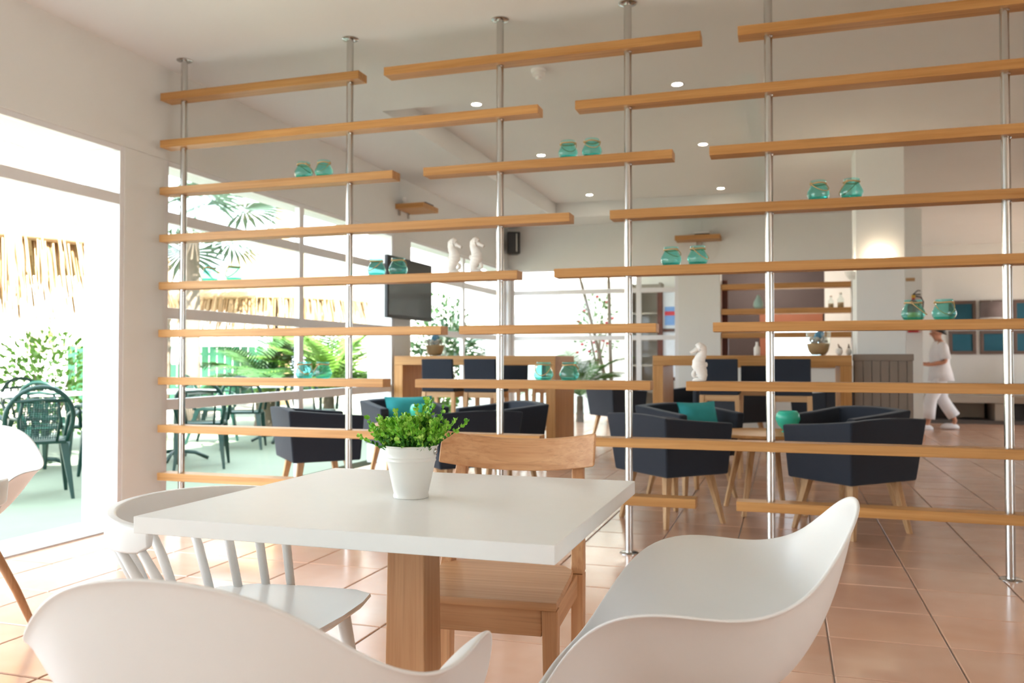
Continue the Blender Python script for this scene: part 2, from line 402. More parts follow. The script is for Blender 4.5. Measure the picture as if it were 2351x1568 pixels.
# ---- free-standing pillar with panelled foot
PX0, PX1, PY0, PY1 = .632, 1.046, 8.5, 9.0
pil = struct(MB().box(PX0, PX1, PY0, PY1, 0, CEIL).build('wall_pillar', 'wall_paint', bevel=.004))
pan = thing('pillar_wainscot', 'taupe vertical-board casing around the foot of the white pillar', 'wainscot')
bw = .0735; x = .60; k = 0
while x < 1.085:
    x1 = min(x+bw, 1.088); MB().box(x+.002, x1-.002, 8.385, 8.41, .09, 1.055).build('board', 'taupe_paint', pan, bevel=.003); x = x1
MB().box(.592, 1.096, 8.375, 8.50, 1.055, 1.115).build('top_rail', 'taupe_paint', pan, bevel=.005)
MB().box(.595, 1.092, 8.378, 8.50, 0, .09).build('plinth', 'taupe_paint', pan, bevel=.004)
MB().box(.606, 1.083, 8.411, 8.497, .09, 1.055).build('backing', 'taupe_paint', pan)
for xx in (.598, 1.066): MB().box(xx, xx+.024, 8.3845, 8.497, .0905, 1.0545).build('corner_board', 'taupe_paint', pan, bevel=.003)

# ---- room behind the hatch
struct(MB().box(-1.25, -1.05, YB+.25, 15.8, 0, 3.4).build('wall_pantry', 'wall_paint'))
pb = MB().box(-1.05, -.30, 15.2, 15.35, 0, 3.0).box(.62, 1.30, 15.2, 15.35, 0, 3.0).box(-.30, .62, 15.2, 15.35, 1.62, 3.0).box(-.30, .62, 15.2, 15.35, 0, 1.02)
struct(pb.build('wall_pantry_rear', 'brown_panel'))
struct(MB().box(.625, 1.30, 15.0, 15.198, 0, 3.0).build('wall_pantry_side', 'wall_paint'))
struct(MB().box(-1.05, 1.30, YB+.25, 15.35, 2.75, 3.05).build('ceiling_pantry', 'ceiling_paint'))
cs = struct(bpy.data.objects.new('trim_3', None)); COL.objects.link(cs)      # terracotta casing of the pantry window
for nm, b_ in (('casing_head', (-.42, .60, 15.16, 15.2, 1.60, 1.86)), ('casing_side', (-.42, -.29, 15.16, 15.2, .9, 1.60)), ('casing_side', (.56, .612, 15.16, 15.2, .9, 1.60)), ('casing_sill', (-.42, .60, 15.10, 15.2, .96, 1.03))):
    MB().box(*b_).build(nm, 'terracotta_paint', cs, bevel=.006)
MB().add([(-.29, 15.25, 1.03), (.56, 15.25, 1.03), (.56, 15.25, 1.60), (-.29, 15.25, 1.60)], [(0, 1, 2, 3)]).build('pane', 'window_glass', cs)
jm = struct(bpy.data.objects.new('trim_4', None)); COL.objects.link(jm)
MB().box(-1.048, -.98, 13.3, 14.6, 0, 2.2).build('door_leaf', 'mahoganyZ', jm, bevel=.01)
MB().box(-.862, -.78, YB+.2, YB+.252, .95, 2.2).build('jamb', 'mahoganyZ', jm, bevel=.005)
for z in (2.087, 1.738, 1.405):
    tag(MB().box(-.868, .848, YB+.02, YB+.22, z-.037, z+.037).build('hatch_shelf', 'oakX', bevel=.003),
        {2.087: 'oak board across the top of the serving hatch', 1.738: 'oak shelf in the serving hatch holding the pear ornament', 1.405: 'lowest oak shelf board of the serving hatch'}[z], 'shelf', 'oak boards in the serving hatch')
MB().box(-.868, .848, YB-.04, YB+.29, .951, .985).build('counter', 'oakX', bevel=.004)
tag(bpy.data.objects['counter'], 'oak counter top of the serving hatch behind the bar table', 'counter')
bpy.data.objects['counter'].name = 'hatch_counter'

# ---- outdoors: terrace, garden ground, neighbouring white buildings
struct(MB().box(-10.5, XO-.02, -9, 19, -.2, -.03).build('terrace', 'terrace_green'))
struct(MB().box(-60, 30, -40, 60, -.4, -.21).build('ground', 'garden_ground'))
struct(MB().box(XO-.02, -1.25, YB+.26, 19, -.2, -.03).build('terrace_rear', 'terrace_green'))
def building(name, label, b_, wins, axis):
    root = thing(name, label, 'building', ((b_[0]+b_[1])/2, (b_[2]+b_[3])/2, 0))
    ox, oy = root.location.x, root.location.y
    MB().box(b_[0]-ox, b_[1]-ox, b_[2]-oy, b_[3]-oy, b_[4], b_[5]).build('wall', 'exterior_render', root, bevel=.02)
    MB().box(b_[0]-ox-.15, b_[1]-ox+.15, b_[2]-oy-.15, b_[3]-oy+.15, b_[5], b_[5]+.18).build('parapet', 'exterior_render', root, bevel=.02)
    for a0, a1, z0, z1 in wins:
        if axis == 'X':
            f = MB().box(b_[1]-ox-.03, b_[1]-ox+.03, a0-oy, a1-oy, z0, z1).build('window', 'frame_aluminium', root, bevel=.01)
            n = int((z1-z0)/.12)
            for k in range(n): MB().box(b_[1]-ox+.03, b_[1]-ox+.06, a0-oy+.05, a1-oy-.05, z0+.04+k*.12, z0+.13+k*.12).build('louvre', 'taupe_paint', f)
        else:
            f = MB().box(a0-ox, a1-ox, b_[2]-oy-.03, b_[2]-oy+.03, z0, z1).build('window', 'frame_aluminium', root, bevel=.01)
            n = int((z1-z0)/.12)
            for k in range(n): MB().box(a0-ox+.05, a1-ox-.05, b_[2]-oy-.06, b_[2]-oy-.03, z0+.04+k*.12, z0+.13+k*.12).build('louvre', 'frame_aluminium', f)
    return root
building('white_house', 'white rendered building wall outside the far window', (-9.5, -2.35, 17.0, 19.5, -.2, 4.2), ((-5.3, -4.4, 2.2, 2.75),), 'Y')
building('garden_building', 'white garden building beyond the thatched parasols', (-27, -22, 6, 32, -.2, 4.6), ((12, 13.2, 1.2, 2.4), (20, 21.2, 1.2, 2.4)), 'X')

pl = thing('pantry_fill_lamp', 'added round fill lamp brightening the serving hatch room', 'lamp', (-.3, 13.9, 2.75))  # invented fill lamp, added to brighten the brown panel behind the hatch
MB().lathe([(.14, 0), (.14, -.03), (.12, -.06), (.001, -.07)], 28, cap=False).build('diffuser', 'lamp_glow', pl, smooth=True)
l_ = bpy.data.lights.new('pantry_fill_light', 'POINT'); l_.energy = 4; l_.color = (1, .9, .8); l_.shadow_soft_size = .12
o_ = bpy.data.objects.new('pantry_fill_light', l_); COL.objects.link(o_); o_.parent = pl; o_.location = (0, 0, -.2)
# ================================================================== oak and steel partition
YP = 4.683
part_root = thing('shelf_partition', 'open room divider of oak boards on steel ceiling-to-floor poles', 'room divider', (-1.4, YP, 0))
PXS = (-3.797, -2.563, -1.580, -.828, -.078, 1.032)
for px in PXS:
    p = MB().lathe([(.0215, .003), (.0215, CEIL-.003)], 24).build('pole', 'steel', part_root, (px+1.4, 0, 0), angle=50)
    MB().lathe([(.052, 0), (.052, .004), (.046, .008), (.024, .010)], 28).build('floor_flange', 'steel', p, angle=35)
    MB().lathe([(.024, CEIL-.012), (.046, CEIL-.009), (.052, CEIL-.005), (.052, CEIL)], 28).build('ceiling_flange', 'steel', p, angle=35)
TOPZ = [.951+.3144*(k-2) for k in range(9)]
BOARDS = {8: ((-3.945, -2.475), (-2.306, -.425), (-.232, 2.6)), 7: ((-3.945, -1.335), (-1.118, 2.6)), 6: ((-3.945, -2.245), (-2.045, -.577), (-.382, 2.6)),
          5: ((-3.945, -1.150), (-.922, 2.6)), 4: ((-3.945, -1.458), (-1.242, 2.6)), 3: ((-3.945, -1.928), (-1.815, -.668), (-.368, 2.6)),
          2: ((-3.945, -2.304), (-2.094, -.700), (-.510, 2.6)), 1: ((-3.945, -1.325), (-1.110, 2.6)), 0: ((-3.945, -2.42), (-2.2, -.462), (-.252, 2.6))}
for k, lst in BOARDS.items():
    for x0, x1 in lst:
        hx = (x1-x0)/2
        b_ = MB().box(-hx, hx, -.055, .055, -.05, 0).build('board', 'oakX', part_root, ((x0+x1)/2+1.4, 0, TOPZ[k]), bevel=.0025)
        for px in PXS:          # threaded pin showing where each pole meets the board
            if x0 < px < x1: MB().lathe([(.010, -.052), (.010, -.056), (.006, -.062)], 10, (px-(x0+x1)/2+.012, -.012, -.001)).build('pin', 'steel', b_)

# ---- teal glass jars with rope
def jar(name, label, handle):
    t = thing(name, label, 'jar', group='teal glass jars on the divider')
    prof = [(.0, .0035), (.030, .003), (.040, .0), (.047, .006), (.055, .022), (.0572, .033), (.054, .046), (.046, .062), (.0385, .076), (.036, .083), (.0355, .089), (.0395, .094), (.041, .099), (.039, .1025)]
    g = MB().lathe(prof, 28, cap=False).build('glass', 'jar_glass', t, smooth=True)
    MB().lathe([(.034, .004), (.046, .010), (.048, .014), (.030, .013), (.001, .0125)], 20, cap=False).build('base_glass', 'jar_glass', t, smooth=True)
    path = [(.0395*math.cos(a), .0395*math.sin(a), .0865+.0015*math.sin(3*a)) for a in [2*PI*i/26 for i in range(26)]]
    MB().tube(path, .0042, 6, close=True).build('rope_collar', 'rope', t, smooth=True)
    kx, ky = .043*math.cos(handle[0]), .043*math.sin(handle[0])
    for q in (1, -1): MB().ball((q*kx, q*ky, .0865), .0075, 8, 6).build('knot', 'rope', t, smooth=True)
    a = handle[0]; c, s = math.cos(a), math.sin(a); out = handle[1]; drop = handle[2]; pts = []
    for i in range(15):
        th = PI*i/14; r = .046*math.cos(th); d = math.sin(th)
        pts.append((c*r-s*out*d, s*r+c*out*d, .0865-drop*d))
    MB().tube(pts, .0026, 6).build('rope_handle', 'rope', t, smooth=True)
    return t
JV = [jar('rope_jar', '', (0.25, -.060, .045)), jar('rope_jar', '', (1.3, .062, .060)), jar('rope_jar', '', (-.5, -.052, .060)), jar('rope_jar', '', (2.0, -.06, .03))]
JU = [[False] for _ in JV]
JARS = [(-2.889, 6, 0, 2.2, 'teal rope jar, left of the pair on the board above the palms at left'), (-2.743, 6, 2, .4, 'teal rope jar, right of the pair on the board above the palms at left'),
        (-3.584, 4, 3, .2, 'washed-out teal jar against the bright thatch, the left one'), (-3.40, 4, 1, .1, 'washed-out teal jar against the bright thatch, the right one'),
        (-2.378, 4, 1, 1.5, 'teal rope jar just left of the wall television'), (-2.232, 4, 3, .9, 'teal rope jar in front of the wall television'),
        (-2.875, 2, 1, 2.6, 'pale teal jar left of a pair low before the palm fronds'), (-2.745, 2, 1, 0.2, 'pale teal jar right of a pair low before the palm fronds'),
        (-1.172, 6, 3, 1.1, 'teal rope jar, left of the pair highest in the middle of the divider'), (-1.033, 6, 0, .1, 'teal rope jar with hanging loop, right of the pair highest in the middle'),
        (.167, 5, 0, .3, 'teal rope jar, left of the pair beside the white pillar top'), (.328, 5, 1, -.3, 'teal rope jar with rope loop at right, against the white pillar'),
        (-.593, 4, 3, .5, 'teal rope jar below the small wall shelf, the left one'), (-.45, 4, 1, 2.9, 'teal rope jar below the small wall shelf, the right one'),
        (.612, 3, 1, 3.1, 'teal rope jar with a loop at left under the fire extinguisher'), (.752, 3, 2, .7, 'teal rope jar in front of the framed teal pictures'),
        (-1.318, 2, 1, 1.9, 'teal rope jar low before the left bar table, the left one'), (-1.167, 2, 3, .6, 'teal rope jar low before the left bar table end, the right one')]
for x, k, v, rz, lb in JARS:
    place(JV[v], JU[v], lb, (x, YP, TOPZ[k]), rz)

# ---- white ceramic seahorses
def seahorse(label):
    t = thing('seahorse_figurine', label, 'figurine', group='seahorses on the divider')
    def loft(path, rad, n=12, flat=.72):
        mb = MB(); rs = []
        for i, (p, r) in enumerate(zip(path, rad)):
            p = Vector(p); d = Vector(path[min(i+1, len(path)-1)])-Vector(path[max(i-1, 0)]); d.normalize(); x = Vector((0, 1, 0)); y = d.cross(x); y.normalize()
            rs.append([p+x*r*flat*math.cos(2*PI*j/n)+y*r*math.sin(2*PI*j/n) for j in range(n)])
        return mb.rings(rs)
    # S-curved ribbed body: head looks to local -x, tail curls forward
    ctrl = [(-.004, .174, .017), (.008, .180, .021), (.018, .172, .020), (.022, .156, .017), (.019, .140, .017), (.010, .122, .020), (.004, .104, .024), (.004, .086, .026), (.010, .068, .024), (.017, .050, .021), (.021, .032, .0185), (.019, .016, .017), (.010, .006, .015)]
    path = []; rad = []
    for i in range(len(ctrl)-1):
        for q in range(4):
            f = q/4; a, b2 = ctrl[i], ctrl[i+1]; path.append((a[0]*(1-f)+b2[0]*f, 0, a[1]*(1-f)+b2[1]*f)); rad.append((a[2]*(1-f)+b2[2]*f)*1.42*(1+(.055 if (i*4+q) % 4 == 0 else 0)))
    body = loft(path, rad); body.build('body', 'ceramic_white', t, smooth=True)
    MB().tube([(-.002, 0, .172), (-.020, 0, .163), (-.036, 0, .154), (-.041, 0, .1515)], [.018, .0115, .009, .011], 10).build('snout', 'ceramic_white', t, smooth=True)
    MB().tube([(.004, 0, .185), (.009, 0, .194), (.015, 0, .199)], [.011, .008, .004], 8).build('crest', 'ceramic_white', t, smooth=True)
    fin = MB(); pts = [(.026, .098), (.044, .104), (.050, .092), (.047, .078), (.028, .076)]
    fin.rings([[(x, y, z) for x, z in pts] for y in (-.006, .006)]); fin.build('fin', 'ceramic_white', t, bevel=.002)
    sp = []; rr = []
    for i in range(34):
        a = -1.9+i/33*4.3*PI/2*1.25; r = .034-.029*i/33; sp.append((-.010+r*math.cos(a), 0, .034+r*math.sin(a))); rr.append(.0150-.0090*i/33)
    loft(sp, rr, 10, .9).build('curled_tail', 'ceramic_white', t, smooth=True)
    MB().rings([[(.002+a*math.cos(2*PI*j/20), b2*math.sin(2*PI*j/20), z) for j in range(20)] for a, b2, z in ((.034, .020, 0), (.035, .021, .004), (.030, .017, .010), (.018, .012, .018))]).build('foot', 'ceramic_white', t, smooth=True)
    for y in (-1, 1): MB().ball((-.008, y*.0125, .176), .0032, 8, 6).build('eye', 'ceramic_white', t, smooth=True)
    return t
sh = seahorse(''); su = [False]
place(sh, su, 'white ceramic seahorse on the divider, the left of two side by side', (-1.862, YP, TOPZ[4]), PI)
place(sh, su, 'white ceramic seahorse on the divider, the right of two side by side', (-1.722, YP, TOPZ[4]), PI)
place(sh, su, 'lone white ceramic seahorse on the low board before the right bar table', (-.450, YP, TOPZ[2]), .15)
# ================================================================== front table group
TX0, TX1, TY0, TY1 = -1.266, -.379, 1.418, 2.232
tb = thing('dining_table', 'square white-topped table on one beech pillar leg in the foreground', 'table', ((TX0+TX1)/2, (TY0+TY1)/2, 0))
hx, hy = (TX1-TX0)/2, (TY1-TY0)/2
MB().box(-hx, hx, -hy, hy, .716, .75).build('table_top', 'table_laminate', tb, bevel=.0015)
MB().box(-.30, .30, -.30, .30, .700, .716).build('mounting_plate', 'dark_metal', tb, bevel=.002)
MB().rings([[(s*a-.005, q*a, z) for s, q in ((-1, -1), (1, -1), (1, 1), (-1, 1))] for a, z in ((.053, .03), (.0455, .70))]).build('pillar_leg', 'beechZ', tb, bevel=.004)
MB().box(-.27, .27, -.27, .27, 0, .03).build('base_plate', 'beechX', tb, bevel=.008)

# ---- potted boxwood
pot = thing('potted_boxwood', 'small artificial boxwood in a ribbed off-white metal pot on the table', 'plant', (-.829, 1.812, .75))
prof = [(.0, .004), (.036, .004), (.0395, .0), (.0412, .002), (.0412, .006), (.0400, .010)]
prof += [(.0400+(.0555-.0400)*t, .010+.072*t) for t in (.2, .4, .6, .8, 1)]
prof += [(.0568, .084), (.0578, .0865), (.0568, .089), (.0572, .0925), (.0584, .095), (.0574, .098), (.0588, .106), (.0606, .117), (.0632, .1190), (.0636, .1205), (.0625, .122), (.0605, .120), (.0585, .112), (.054, .09)]
MB().lathe(prof, 48, cap=False).build('pot', 'pot_enamel', pot, angle=32)
for s in (-1, 1): MB().ball((s*.0605, 0, .108), (.004, .007, .008), 8, 6).build('handle_lug', 'steel', pot, smooth=True)
MB().lathe([(.057, .100), (.03, .106), (.001, .108)], 24, cap=False).build('soil', 'soil', pot, smooth=True)
rng = random.Random(11)
leaves = MB(); leaves2 = MB(); stems = MB()
def leaf(mb, p, d, L, W):
    d = d.normalized(); s = d.cross(Vector((rng.uniform(-1, 1), rng.uniform(-1, 1), rng.uniform(-1, 1)))); s.normalize(); n = d.cross(s)
    q = [p, p+d*L*.45+s*W+n*L*.06, p+d*L*.8+s*W*.75+n*L*.04, p+d*L, p+d*L*.8-s*W*.75+n*L*.04, p+d*L*.45-s*W+n*L*.06]
    mb.add(q, [(0, 1, 2, 3), (0, 3, 4, 5)])
def twig(p0, d0, L, lush=1):
    pts = [p0]; d = d0.normalized()
    n = max(5, int(L/.009))
    for i in range(n):
        d = (d+Vector((rng.uniform(-.12, .12), rng.uniform(-.12, .12), rng.uniform(-.05, .10)))).normalized(); pts.append(pts[-1]+d*L/n)
    stems.tube(pts, [.0009*(1-.6*i/n) for i in range(n+1)], 4)
    for i in range(1, n+1):
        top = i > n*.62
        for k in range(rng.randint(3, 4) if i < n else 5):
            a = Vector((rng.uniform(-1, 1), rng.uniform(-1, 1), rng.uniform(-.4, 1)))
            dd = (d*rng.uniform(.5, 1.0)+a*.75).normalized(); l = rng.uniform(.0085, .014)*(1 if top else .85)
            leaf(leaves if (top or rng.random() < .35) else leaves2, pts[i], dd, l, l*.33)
for i in range(210):
    a = rng.uniform(0, 2*PI); r = .050*math.sqrt(rng.random()); lean = r/.05*rng.uniform(.35, 1.05)
    d = Vector((math.cos(a)*lean, math.sin(a)*lean, 1)); L = rng.uniform(.045, .084)
    twig(Vector((r*math.cos(a), r*math.sin(a), .104)), d, L)
for a, lean, L, r in ((.25, .42, .118, .022), (.05, .30, .112, .018), (.6, .38, .108, .02), (-.15, 1.15, .118, .04), (.0, .95, .10, .045), (3.4, 1.0, .095, .045), (3.0, .65, .10, .03), (2.7, .5, .095, .03), (3.35, 2.1, .078, .052), (.3, .2, .122, .02), (1.2, .2, .105, .02), (.1, .55, .11, .03)):
    twig(Vector((r*math.cos(a), r*math.sin(a), .104)), Vector((math.cos(a)*lean, math.sin(a)*lean, 1)), L)
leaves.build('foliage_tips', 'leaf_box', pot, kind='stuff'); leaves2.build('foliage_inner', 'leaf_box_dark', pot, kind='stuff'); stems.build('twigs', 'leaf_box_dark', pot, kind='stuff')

# ---- beech chair across the table (its back to the divider)
ch = thing('beech_chair', 'beech wood chair with a curved backrest, pushed under the far table side', 'chair', (-.785, 2.285, 0), R(184.5))
# local +y is the sitter's front
def seat_outline(n=9):
    pts = [(-.215, .215), (.215, .215)]
    pts += [(.205, -.08)]
    for i in range(n): a = -.28-i/(n-1)*(PI-.56); pts.append((.205*math.cos(a)/math.cos(.28)*.97, -.10+.135*math.sin(a)))
    pts += [(-.205, -.08)]; return pts
o2 = list(reversed(seat_outline()))
MB().rings([[(x*k, y*k, z) for x, y in reversed(o2)] for k, z in ((.985, .432), (1, .437), (1, .449), (.99, .453))]).build('seat', 'beechX', ch, angle=40)
bow = MB(); rs = []
for i in range(17):
    u = -1+2*i/16; x = .248*u; yb = -.245-.062*(1-u*u)
    up = -.040
    dz = -.028*(1-u*u)
    rs.append([(x, yb-.012, .745+dz), (x, yb+.010, .743+dz), (x, yb+.010+up, .841+dz), (x, yb-.012+up, .841+dz)])
bow.rings(rs).build('backrest', 'beechX', ch, bevel=.006, seg=3)
for s in (-1, 1):
    MB().hexa([(s*.205-.0185, -.205, 0), (s*.205+.0185, -.205, 0), (s*.205+.0185, -.170, 0), (s*.205-.0185, -.170, 0)],
              [(s*.205-.0185, -.232, .43), (s*.205+.0185, -.232, .43), (s*.205+.0185, -.176, .43), (s*.205-.0185, -.176, .43)]).build('leg', 'beechZ', ch, bevel=.004)
    MB().hexa([(s*.205-.0185, -.2325, .431), (s*.205+.0185, -.2325, .431), (s*.205+.0185, -.1765, .431), (s*.205-.0185, -.1765, .431)],
              [(s*.185-.0185, -.345, .80), (s*.185+.0185, -.345, .80), (s*.185+.0185, -.322, .80), (s*.185-.0185, -.322, .80)]).build('back_post', 'beechZ', ch, bevel=.004)
    MB().hexa([(s*.195-.015, .165, 0), (s*.195+.015, .165, 0), (s*.195+.015, .195, 0), (s*.195-.015, .195, 0)],
              [(s*.195-.021, .165, .431), (s*.195+.021, .165, .431), (s*.195+.021, .207, .431), (s*.195-.021, .207, .431)]).build('leg', 'beechZ', ch, bevel=.004)
    MB().box(s*.195-.012, s*.195+.012, -.176, .164, .365, .431).build('side_rail', 'beechY', ch, bevel=.003)
MB().box(-.174, .174, .178, .200, .362, .431).build('front_rail', 'beechX', ch, bevel=.003)
MB().box(-.186, .186, -.215, -.193, .372, .431).build('rear_rail', 'beechX', ch, bevel=.003)

# ---- white spindle chair
def spindle_chair():
    t = thing('spindle_chair', '', 'chair', group='white spindle chairs')
    out = [(-.20, .205), (-.12, .222), (0, .228), (.12, .222), (.20, .205), (.225, .15), (.222, 0), (.205, -.14), (.145, -.225), (0, -.262), (-.145, -.225), (-.205, -.14), (-.222, 0), (-.225, .15)]
    out = list(reversed(out))
    MB().rings([[(x*k, y*k, z) for x, y in out] for k, z in ((.86, .418), (.97, .436), (1, .444), (.99, .452), (.90, .4505))]).build('seat', 'white_lacquer', t, angle=28)
    # horseshoe rail, taller at the back, ends rounded
    rs = []; rail = []
    for i in range(29):
        a = R(-186+192*i/28); c, s = math.cos(a), math.sin(a)
        x = .288*c; y = -.115+.225*s
        h = .031+.010*max(0, -s); zc = .672+.006*max(0, -s); e = min(1, min(i, 28-i)/2+.45)
        n = Vector((c*.9, s, 0)).normalized(); p = Vector((x, y, zc)); k = .0135
        rs.append([p+n*k*.75-Vector((0, 0, h*e)), p+n*k+Vector((0, 0, h*.7)), p+n*k*.8+Vector((0, 0, h)), p-n*k+Vector((0, 0, h)), p-n*k*1.1+Vector((0, 0, h*.7)), p-n*k*.6-Vector((0, 0, h*e))]); rail.append(p)
    MB().rings(rs).build('back_rail', 'white_lacquer', t, bevel=.006, seg=3)
    for i in (1, 4, 7, 10, 14, 18, 21, 24, 27):
        p = rail[i]; q = Vector((p.x*.78, -.045+(p.y+.115)*.86, .446))
        MB().tube([q, q.lerp(p, .5), Vector((p.x, p.y, p.z-.02))], [.0115, .0125, .0095], 12).build('spindle', 'white_lacquer', t, smooth=True)
    for sx in (-1, 1):
        for y0, y1 in ((.145, .205), (-.13, -.215)):
            MB().tube([(sx*.205, y1, 0), (sx*.185, (y0+y1)/2*.97, .20), (sx*.150, y0, .43)], [.0115, .0165, .0185], 14).build('leg', 'white_lacquer', t, smooth=True)
    for y in (.17, -.165): MB().tube([(-.187, y, .19), (.187, y, .19)], .010, 10).build('stretcher', 'white_lacquer', t, smooth=True)
    return t
k1 = spindle_chair(); ku = [False]
place(k1, ku, 'white spindle-back chair at the left side of the white table', (-1.245, 1.83, 0), heading(1, .03))
place(k1, ku, 'white spindle-back chair cut by the left picture edge', (-2.50, 1.75, 0), heading(-1, 0))

# ---- moulded shell armchairs
def shell_chair():
    t = thing('shell_armchair', '', 'chair', group='white moulded shell armchairs')
    half = [(0, .285, .418), (.09, .287, .418), (.165, .280, .422), (.222, .258, .440), (.262, .222, .488), (.288, .180, .560), (.305, .130, .622), (.314, .070, .652), (.317, .005, .660), (.314, -.060, .656),
            (.304, -.120, .655), (.284, -.172, .668), (.254, -.212, .690), (.218, -.243, .722), (.178, -.268, .755), (.132, -.288, .783), (.072, -.302, .801), (0, -.306, .807)]
    rim = [Vector(p) for p in half]+[Vector((-p[0], p[1], p[2])) for p in reversed(half[1:-1])]
    c0 = Vector((0, .03, .418)); N = len(rim); M = 13; rings = []
    for k in range(1, M+1):
        f = k/M; ring = []
        for p in rim:
            h = p.z-.418; flat = Vector((p.x-c0.x, p.y-c0.y, 0))
            arm = min(1, max(0, (p.y+.27)/.17))*min(1, max(0, (.30-p.y)/.12))      # side walls stand up, then flare into the arm
            kx = .84-.16*arm; hz = .20+.60*arm
            a = c0+flat*(.45+.15*arm); a.z = .406+.012*(flat.length/.3)**2
            b2 = c0+flat*kx; b2.z = .402+h*hz
            q = bez(c0, a, b2, p, f)
            ring.append(q)
        rings.append(ring)
    mb = MB(); mb.v = [tuple(c0)]
    for r in rings: mb.v += [tuple(p) for p in r]
    for j in range(N): mb.f.append((0, 1+j, 1+(j+1) % N))
    for k in range(M-1):
        for j in range(N): mb.f.append((1+k*N+j, 1+(k+1)*N+j, 1+(k+1)*N+(j+1) % N, 1+k*N+(j+1) % N))
    # small outward lip
    b0 = len(mb.v)
    for j, p in enumerate(rings[-1]):
        q = Vector(p); o_ = Vector((q.x, q.y-.0, 0)); o_.normalize(); mb.v.append(tuple(q+o_*.007+Vector((0, 0, .0015 if q.z > .46 else -.006))))
    for j in range(N): mb.f.append((1+(M-1)*N+j, b0+j, b0+(j+1) % N, 1+(M-1)*N+(j+1) % N))
    o = mb.build('shell', 'white_plastic', t, smooth=True); md = o.modifiers.new('solid', 'SOLIDIFY'); md.thickness = .006; md.offset = -1
    md = o.modifiers.new('sub', 'SUBSURF'); md.levels = 2; md.render_levels = 2
    for sx in (-1, 1):
        for y0, y1 in ((.12, .215), (-.12, -.225)):
            MB().tube([(sx*.245, y1, 0), (sx*.19, (y0+y1)/2, .19), (sx*.125, y0, .372)], [.0115, .015, .017], 14).build('leg', 'beechZ', t, smooth=True)
            MB().tube([(sx*.125, y0, .372), (sx*.12, y0*.97, .388)], [.019, .019], 10).build('leg_socket', 'dark_metal', t, smooth=True)
        MB().tube([(sx*.205, .175, .135), (-sx*.14, -.135, .33)], .005, 8).build('cross_brace', 'dark_metal', t, smooth=True)
    MB().box(-.10, .10, -.10, .10, .386, .396).build('mount', 'dark_metal', t, bevel=.003)
    return t
s1 = shell_chair(); su2 = [False]
place(s1, su2, 'white moulded shell armchair nearest the camera, seen from behind', (-.745, 1.135, 0), heading(-.1, 1))
place(s1, su2, 'white moulded shell armchair at the right side of the white table', (-.185, 1.690, 0), heading(-1, -.02))
place(s1, su2, 'white moulded shell chair with a beech leg at the left picture edge', (-2.91, 2.29, 0), heading(.3, -.95))
# ================================================================== lounge armchairs and coffee tables
def tub_chair():
    t = thing('lounge_armchair', '', 'armchair', group='dark blue-grey lounge armchairs')
    # local +y = front; plan tapers towards the bottom, back leans outward
    zb = .325
    # one upholstered U: arm, back, arm; each station = outer bottom, inner bottom, inner top, outer top
    sta = []
    for s in (1, -1):
        q = [((s*.285, .250), (s*.215, .250), (s*.240, .268), (s*.315, .268), .655, .655), ((s*.285, 0), (s*.215, 0), (s*.245, 0), (s*.322, 0), .676, .676), ((s*.285, -.250), (s*.215, -.180), (s*.250, -.215), (s*.330, -.292), .700, .704)]
        sta.append(q)
    mid = [((u*.285, -.250), (u*.215, -.180), (u*.250, -.215-.012*(1-u*u)), (u*.330, -.292-.012*(1-u*u)), .700+.014*(1-u*u), .704+.014*(1-u*u)) for u in (.6, .2, -.2, -.6)]
    rs = [[(a_[0], a_[1], zb), (b_[0], b_[1], zb), (c_[0], c_[1], z1), (d_[0], d_[1], z2)] for a_, b_, c_, d_, z1, z2 in sta[0]+mid+list(reversed(sta[1]))]
    MB().rings(rs).build('tub_body', 'upholstery', t, bevel=.014, seg=3)
    MB().box(-.214, .214, -.174, .245, zb, .385).build('seat_base', 'upholstery', t, bevel=.010)
    MB().box(-.213, .213, -.172, .258, .386, .455).build('seat_cushion', 'upholstery', t, bevel=.025, seg=3)
    for s in (-1, 1):
        for y, yf in ((.17, .235), (-.17, -.225)):
            MB().taper((s*.245, yf, 0), (s*.185, y, zb), .0135, .024).build('leg', 'ashZ', t, bevel=.003)
    return t
tc = tub_chair(); tu = [False]
d = .7071
def tub(x, y, fx, fy, label): return place(tc, tu, label, (x, y, 0), heading(fx, fy))
tub(-.735, 5.73, d, d, 'dark grey tub armchair left of centre, back turned, nearest the low table')
tub(.385, 5.72, -d, d, 'black-looking tub armchair at right, back turned, nearest the wainscot pillar')
tub(-.715, 6.80, d, -d, 'dark tub armchair facing the camera with a mint cushion')
tub(.42, 6.72, -d, -d, 'dark tub armchair tucked behind the rightmost armchair')
tub(-3.37, 5.68, d, d, 'dark tub armchair beside the window, back turned, left of the plant')
tub(-2.19, 5.68, -d, d, 'dark tub armchair behind the beech chair, back turned')
tub(-3.20, 6.86, d, -d, 'dark tub armchair facing the camera with a teal cushion by the window')
tub(-2.27, 6.72, -d, -d, 'dark tub armchair directly before the left bar table end')
tub(-2.13, 11.16, d, d, 'blue tub armchair between the two bar tables, near the far window')
tub(-1.15, 11.75, -d, -d, 'blue tub armchair against the white far wall piece')
tub(-.55, 10.55, d, d, 'dark tub armchair glimpsed under the right bar table, left')
tub(.45, 10.55, -d, d, 'dark tub armchair glimpsed under the right bar table, right')

